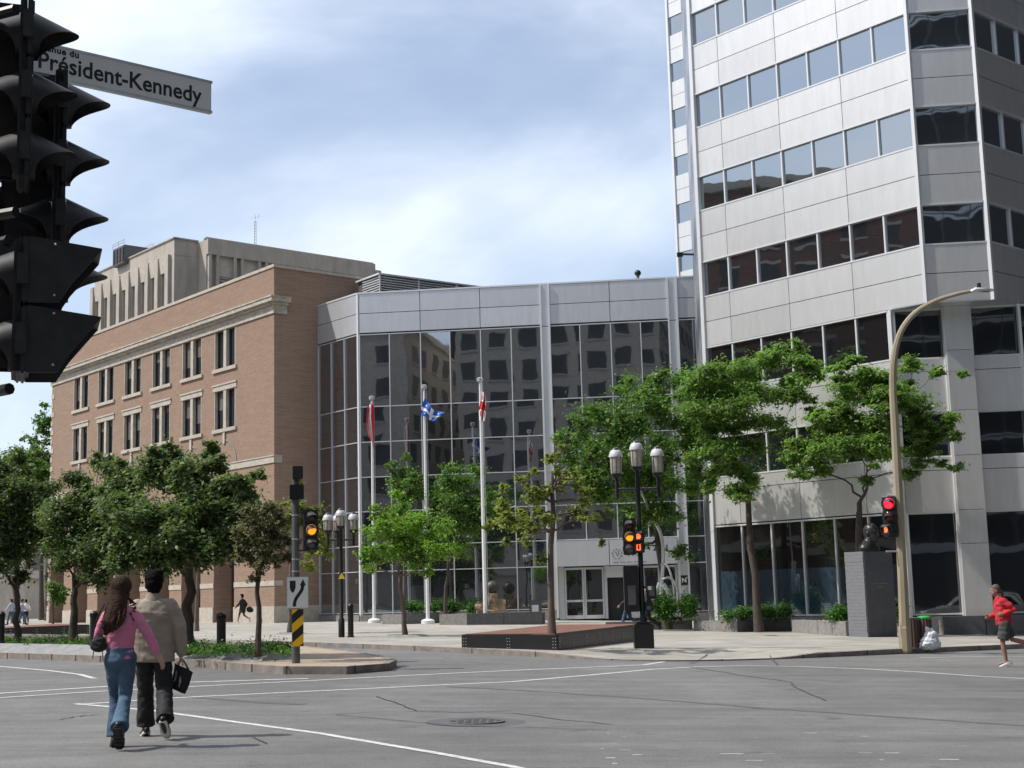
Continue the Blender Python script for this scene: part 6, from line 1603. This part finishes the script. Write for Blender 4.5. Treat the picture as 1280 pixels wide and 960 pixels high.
for u0 in (.25,.72):
    for sd in (1,-1):
        a=bagpt(u0,1,sd); mb.tube([a,a.lerp(V(0,0,.0),.6)+V(0,0,.03),V(0,0,.015)],.006,6)
part('strap',mb,MT['blackcl'],t,local=True)
mb=MB(); r5=random.Random(8)
for (u0,u1,v0,v1) in ((.16,.20,.30,.78),(.22,.26,.36,.74),(.56,.60,.22,.60),(.61,.65,.18,.50),(.52,.55,.42,.66)):
    nseg=7
    for q in range(nseg):
        va=v0+(v1-v0)*q/nseg; vb=va+(v1-v0)/nseg*.72; u_=r5.uniform(-.01,.01)
        P=[bagpt(u0+u_,va,1),bagpt(u1+u_,va,1),bagpt(u1+u_,vb,1),bagpt(u0+u_,vb,1)]; mb.add([p+un*.006 for p in P],[(0,1,2,3)])
part('lettering',mb,MT['signw'],t,local=True)
# --- woman in pink
pw=gp(149,935); zw=gz(pw.x)
Jw=dict(head=(-.005,.04,1.545),neck=(0,.0,1.385),chest=(0,0,1.22),waist=(0,0,1.04),pelvis=(0.0,0,.90),
 shL=(-.15,0.02,1.305),shR=(.15,-.01,1.305),elL=(-.245,.06,1.09),elR=(.27,-.03,1.11),wrL=(-.19,.20,.98),wrR=(.375,-.04,.90),hdR=(.05,.01,-.1),
 hipL=(-.075,0,.88),hipR=(.075,0,.88),knL=(-.07,.15,.50),knR=(.045,.02,.49),anL=(-.06,.10,.10),anR=(.06,-.30,.215),toeL=(-.10,.31,.035),toeR=(.055,-.20,.045))
wo=person('woman seen from behind in a pink hoodie and flared blue jeans with long brown hair',(pw.x,pw.y,zw),math.radians(4),Jw,
 dict(s=1.05,hs=1.12,yaw=-.1,top=dict(name='hoodie',m='pink',w=(.158,.132,.158),hem=.865,collar=.01,arm=(.062,.056,.050,.045,.036),cuff=.93,disp=.008,hood=True,dr=.66),
 legs=dict(name='jeans',m='denim',r=(.090,.082,.064,.070,.082,.092),waist=.137,disp=.007,len=.99,belt='denim'),shoe=dict(m='shoe_bk',sole='shoe_bk',th=.045,w=1.1,tread=True),hair=dict(style='long',m='hair_br'),curlR=.5,seed=7,vbody=.0075))
q=to_world(wo,V(-.205,-.02,1.03)*1.05); t=thing('shoulder_bag','small black shoulder bag under the left arm of the woman in pink','bag',tuple(q)); mb=MB()
mb.sph((0,-.02,0),(.085,.045,.085),14,10); mb.sph((0,-.02,-.03),(.095,.045,.065),14,10); rpart('body',mb,MT['blackcl'],t,.012,smooth=2,disp=.01,dscale=.05)
mb=MB(); mb.tube(smoothpts([V(-.07,-.02,.05),V(-.03,-.05,.20),V(.03,-.09,.33),V(.06,-.06,.40)],4),.008,6); mb.tube([V(-.05,-.03,-.07),V(-.06,-.03,-.16)],.005,5); mb.tube([V(.04,-.03,-.07),V(.05,-.03,-.19)],.005,5); part('strap',mb,MT['blackcl'],t,local=True,smooth=True)
# --- runner in red at the right edge, heading left
pr_=gp(1257,833); zr_=gz(pr_.x)
Jr=dict(head=(0,.10,1.56),neck=(0,.04,1.41),chest=(0,.01,1.25),waist=(0,-.02,1.06),pelvis=(0,-.04,.92),
 shL=(-.18,.0,1.35),shR=(.18,.02,1.35),elL=(-.23,-.20,1.15),elR=(.24,.03,1.08),wrL=(-.20,.02,1.08),wrR=(.16,.21,1.02),
 hipL=(-.09,-.04,.89),hipR=(.09,-.04,.89),knL=(-.10,.05,.49),knR=(.09,-.20,.54),anL=(-.09,.0,.10),anR=(.10,-.62,.44),toeL=(-.09,.17,.04),toeR=(.10,-.70,.27))
person('person in a red hoodie and dark shorts running to the left at the right edge',(pr_.x,pr_.y,zr_),math.radians(86),Jr,
 dict(s=1.06,yaw=.1,skin='skin_d',top=dict(name='hoodie',m='redcl',w=(.195,.190,.195),hem=.86,collar=.035,arm=(.085,.078,.07,.062,.05),cuff=.9,disp=.016,hood=True,dr=.85),
 legs=dict(name='shorts',m='greycl',r=(.125,.12,.118),short=.86,waist=.165,disp=.012),shoe=dict(m='shoe_w',sole='shoe_w',th=.03),hair=dict(style='tail',m='hair_gr'),curlR=1.,curlL=1.,vbody=.010,vcloth=.014))
# --- woman in black far away in front of the brick building
pf=gp(303,779.5,.12); 
Jf=dict(head=(0,.04,1.54),neck=(0,.0,1.38),chest=(0,0,1.22),waist=(0,0,1.04),pelvis=(0,0,.90),
 shL=(-.16,0,1.32),shR=(.16,0,1.32),elL=(-.25,.10,1.10),elR=(.24,-.14,1.10),wrL=(-.22,.28,.95),wrR=(.24,-.10,.92),
 hipL=(-.085,0,.88),hipR=(.085,0,.88),knL=(-.08,.16,.50),knR=(.08,-.06,.47),anL=(-.07,.26,.10),anR=(.08,-.42,.24),toeL=(-.08,.46,.05),toeR=(.08,-.42,.08))
t=person('distant woman in a black coat with a bag, walking left past the brick piers',(pf.x,pf.y,pf.z),math.radians(75),Jf,
 dict(s=1.02,skin='skin_d',top=dict(name='coat',m='blackcl',w=(.27,.21,.19),hem=.62,collar=.02,arm=(.08,.075,.07,.06,.05),disp=.02),
 legs=dict(name='leggings',m='blackcl',r=(.09,.08,.055,.055,.05,.04),len=.5),shoe=dict(m='shoe_w',sole='shoe_w'),hair=dict(style='short',m='hair_bk'),vbody=.014,vcloth=.02))
q=to_world(t,V(.28,-.32,.80)); t=thing('handbag','black bag swinging behind the distant woman in black','bag',tuple(q)); mb=MB(); mb.sph((0,0,0),(.20,.12,.17),12,8); mb.sph((.06,0,-.05),(.18,.12,.13),12,8); rpart('body',mb,MT['blackcl'],t,.02); mb=MB(); mb.tube([V(-.12,0,.12),V(-.05,0,.3),V(.05,0,.12)],.012,6); part('strap',mb,MT['blackcl'],t,local=True)
def walker(label,px,py,Y,rz,top,legs,hair='hair_bk',skin='skin',hem=.86,s=1.03,swap=False,shoe='shoe_bk'):
    p=at(px,py,Y); J=dict(Jf); 
    if swap: J={k:v for k,v in J.items()}
    return person(label,(p.x,p.y,p.z),rz,J,dict(s=s,skin=skin,top=dict(name='jacket',m=top,w=(.20,.18,.20),hem=hem,collar=.02,arm=(.075,.07,.062,.058,.05),disp=.015),
     legs=dict(name='trousers',m=legs,r=(.095,.09,.075,.07,.068,.07),len=.97),shoe=dict(m=shoe,sole=shoe),hair=dict(style='short',m=hair),vbody=.016,vcloth=.022))
walker('person in a navy jacket and blue jeans walking left behind the lamp post control box',786,787.6,60,math.radians(80),'navy','denim',s=1.08)
walker('person in black trousers mostly hidden behind the lamp post by the entrance',811,790,56.5,math.radians(95),'blackcl','blackcl',s=1.08)
walker('leftmost of the two distant pedestrians in pale blue tops and jeans',14,781,96,math.radians(70),'shirtb','denim',hair='hair_br')
walker('right one of the two distant pedestrians in pale blue tops and jeans',27,781,97,math.radians(-80),'shirtb','denim')
walker('distant pedestrian in a white top, right of the pair in pale blue',32,780,101,math.radians(30),'white','blackcl')
# ================================================================== CARS
def car(label,name,loc,rz,paint,L=4.6,W=1.8,Hc=1.55,van=False):
    t=thing(name,label,'car',loc,rz)
    # side profile (x forward), lofted across the width with tumblehome
    if van: low=[(-L/2,.45),(-L/2+.03,1.05),(-L/2+.10,1.12),(L/2-.95,1.12),(L/2-.12,.95),(L/2,.75),(L/2-.02,.40)]; roof=[(-L/2+.10,1.12),(-L/2+.22,Hc+.28),(-L/2+.5,Hc+.35),(L/2-1.9,Hc+.35),(L/2-1.55,Hc+.25),(L/2-.9,1.12)]
    else: low=[(-L/2,.45),(-L/2+.02,.85),(-L/2+.10,1.02),(L/2-1.15,1.0),(L/2-.2,.88),(L/2-.02,.68),(L/2-.02,.38)]; roof=[(-L/2+.12,1.01),(-L/2+.45,Hc-.08),(-L/2+.9,Hc),(L/2-2.2,Hc),(L/2-1.75,Hc-.1),(L/2-1.05,1.0)]
    def loft(poly,ws,m,nm,par):
        n=len(poly); mb=MB(); vs=[]
        for y,sx in ws:
            for x,z in poly: vs.append((x*sx,y,z))
        fs=[]
        for a in range(len(ws)-1):
            for i in range(n): fs.append((a*n+i,a*n+(i+1)%n,(a+1)*n+(i+1)%n,(a+1)*n+i))
        fs+=[tuple(range(n-1,-1,-1)),tuple((len(ws)-1)*n+i for i in range(n))]; mb.add(vs,fs); return part(nm,mb,m,par,local=True,bevel=.04)
    poly=[(-L/2+.05,.28)]+low+[(L/2-.1,.26)]
    body=loft(poly,[(-W/2,.97),(-W/2+.12,1.),(W/2-.12,1.),(W/2,.97)],MT[paint],'body',t)
    rw=W/2-.16
    n=len(roof); mb=MB(); 
    vs=[(x*.97,-W/2+.04+(z-1.)*.28,z) for x,z in roof]+[(x*.97,W/2-.04-(z-1.)*.28,z) for x,z in roof]
    mb.add(vs,[tuple(range(n-1,-1,-1)),tuple(range(n,2*n))]+[(i,(i+1)%n,(i+1)%n+n,i+n) for i in range(n)]); part('cabin',mb,MT[paint],t,local=True,bevel=.04)
    mb=MB(); zc0,zc1=1.06,(Hc+.22 if van else Hc-.14)
    def gl(x0,x1,x2,x3,sd):
        yf=lambda z: sd*(W/2-.04-(z-1.)*.28+.006); P=[(x0,yf(zc0),zc0),(x1,yf(zc0),zc0),(x2,yf(zc1),zc1),(x3,yf(zc1),zc1)]; mb.add(P,[(0,1,2,3)] if sd<0 else [(3,2,1,0)])
    f0=L/2-1.25; b0=-L/2+.35
    for sd in (-1,1):
        gl(.35,f0-.1,f0-.75,.35,sd); gl(-.75,.27,.27,-.75,sd); gl(b0,-.83,-.83,b0+.32,sd)
    zt=Hc-.1 if not van else Hc+.27
    xb=(L/2-1.05)*.97; xt=(L/2-1.75 if not van else L/2-1.55)*.97
    mb.add([(xb-.04,-W/2+.14,1.06),(xb-.04,W/2-.14,1.06),(xt+.05,W/2-.28,zt-.05),(xt+.05,-W/2+.28,zt-.05)],[(0,1,2,3)])
    for v_ in (): pass
    part('window',mb,MT['carg'],t,local=True)
    for sx in (-1,1):
        for sy in (-1,1):
            c=V(sx*(L/2-.85),sy*(W/2-.06),.33); m_=MB(); m_.tube([c-V(0,.11,0),c+V(0,.11,0)],.33,22,side=(1,0,0)); w=part('wheel',m_,MT['tyre'],t,smooth=True,local=True)
            m_=MB(); m_.tube([c+V(0,sy*.105,0),c+V(0,sy*.118,0)],.21,18,side=(1,0,0)); part('rim',m_,MT['galv'],w,local=True)
    for sy in (-1,1):
        m_=MB(); m_.sph((L/2-.16,sy*(W/2-.28),.78),(.14,.20,.08),12,8); part('headlight',m_,MT['opal'],t,smooth=True,local=True)
        m_=MB(); m_.box((-L/2+.0,sy*(W/2-.22),.88),(.07,.26,.2)); part('tail_light',m_,MT['lens_r'],t,local=True)
        m_=MB(); m_.sph((L/2-1.4,sy*(W/2+.08),1.08),(.09,.12,.07),10,6); part('mirror',m_,MT[paint],t,smooth=True,local=True)
    m_=MB(); m_.box((L/2-.02,0,.55),(.05,1.1,.16)); part('grille',m_,MT['black'],t,local=True)
    m_=MB(); m_.box((L/2-.01,0,.33),(.07,1.5,.10)); part('bumper_trim',m_,MT['black'],t,local=True,bevel=.01)
    return t
car('white car just entering the photo at its right edge behind the runner','parked_car',(17.85,42.0,gz(17.8)),PI+math.radians(2),'carw')
car('white estate car waiting on the road to the right, mirrored in the tower glass','parked_car',(19.5,28.,gz(19.5)),math.radians(175),'carw',Hc=1.62)
car('white van on the road to the right, mirrored in the tower glass','parked_van',(25.5,29.,gz(25.5)),math.radians(178),'carw',L=5.3,Hc=1.7,van=True)
# ================================================================== SKY, SUN, CAMERA
w=bpy.data.worlds.new('World'); sc.world=w; w.use_nodes=True; nt=w.node_tree; bg=nt.nodes['Background']
SE,SAZ=math.radians(52),math.radians(-96)     # sun elevation; azimuth measured from +Y towards +X
sky=nt.nodes.new('ShaderNodeTexSky'); sky.sky_type='NISHITA'; sky.sun_disc=False; sky.sun_elevation=SE; sky.sun_rotation=SAZ; sky.air_density=1.0; sky.dust_density=1.2; sky.ozone_density=1.3; sky.altitude=50
tc=nt.nodes.new('ShaderNodeTexCoord')
def cloud(scale,loc,stretch,rot,det=6,rough=.54,dist=.35):
    mp=nt.nodes.new('ShaderNodeMapping'); mp.inputs['Scale'].default_value=stretch; mp.inputs['Location'].default_value=loc; mp.inputs['Rotation'].default_value=rot; nt.links.new(tc.outputs['Generated'],mp.inputs[0])
    n=nt.nodes.new('ShaderNodeTexNoise'); n.inputs['Scale'].default_value=scale; n.inputs['Detail'].default_value=det; n.inputs['Roughness'].default_value=rough; n.inputs['Distortion'].default_value=dist; nt.links.new(mp.outputs[0],n.inputs[0]); return n
c1=cloud(2.0,(1.3,.4,.2),(1,1,1.7),(0,math.radians(-14),0)); c2=cloud(1.3,(3.1,.2,.9),(1,1,1.8),(0,0,0),4,.5,.2)
ad=nt.nodes.new('ShaderNodeMath'); ad.operation='ADD'; nt.links.new(c1.outputs['Fac'],ad.inputs[0]); nt.links.new(c2.outputs['Fac'],ad.inputs[1])
mr=nt.nodes.new('ShaderNodeMapRange'); mr.interpolation_type='SMOOTHSTEP'; mr.inputs[1].default_value=.80; mr.inputs[2].default_value=1.10; mr.inputs[3].default_value=.26; mr.inputs[4].default_value=1.0; nt.links.new(ad.outputs[0],mr.inputs[0])
c3=cloud(5.5,(.3,2.4,.7),(1,1,2.2),(0,math.radians(-14),0),6,.6,.3)
cr=nt.nodes.new('ShaderNodeValToRGB'); cr.color_ramp.elements[0].position=.3; cr.color_ramp.elements[1].position=.7; cr.color_ramp.elements[0].color=(5.3,6.0,7.2,1); cr.color_ramp.elements[1].color=(6.7,7.15,7.9,1); nt.links.new(c3.outputs['Fac'],cr.inputs[0])
mx=nt.nodes.new('ShaderNodeMix'); mx.data_type='RGBA'; nt.links.new(mr.outputs[0],mx.inputs[0]); nt.links.new(sky.outputs[0],mx.inputs[6]); nt.links.new(cr.outputs[0],mx.inputs[7])
nt.links.new(mx.outputs[2],bg.inputs[0]); bg.inputs[1].default_value=.14
l=bpy.data.lights.new('sun','SUN'); l.energy=3.9; l.angle=math.radians(.9); l.color=(1,.95,.88); lo=bpy.data.objects.new('sun',l); COL.objects.link(lo)
sd=Vector((math.sin(SAZ)*math.cos(SE),math.cos(SAZ)*math.cos(SE),math.sin(SE))); lo.rotation_euler=sd.to_track_quat('Z','Y').to_euler()
cam=bpy.data.cameras.new('camera'); co=bpy.data.objects.new('camera',cam); COL.objects.link(co); cam.sensor_width=36; cam.lens=F/1280*36; cam.clip_start=.1; cam.clip_end=3000
m=Matrix(((RT.x,UP.x,-FW.x,0),(RT.y,UP.y,-FW.y,0),(RT.z,UP.z,-FW.z,CZ),(0,0,0,1))); co.matrix_world=m
sc.camera=co
sc.view_settings.view_transform='Standard'; sc.view_settings.look='None'; sc.view_settings.exposure=.20; sc.view_settings.gamma=1
sc.render.engine='CYCLES'
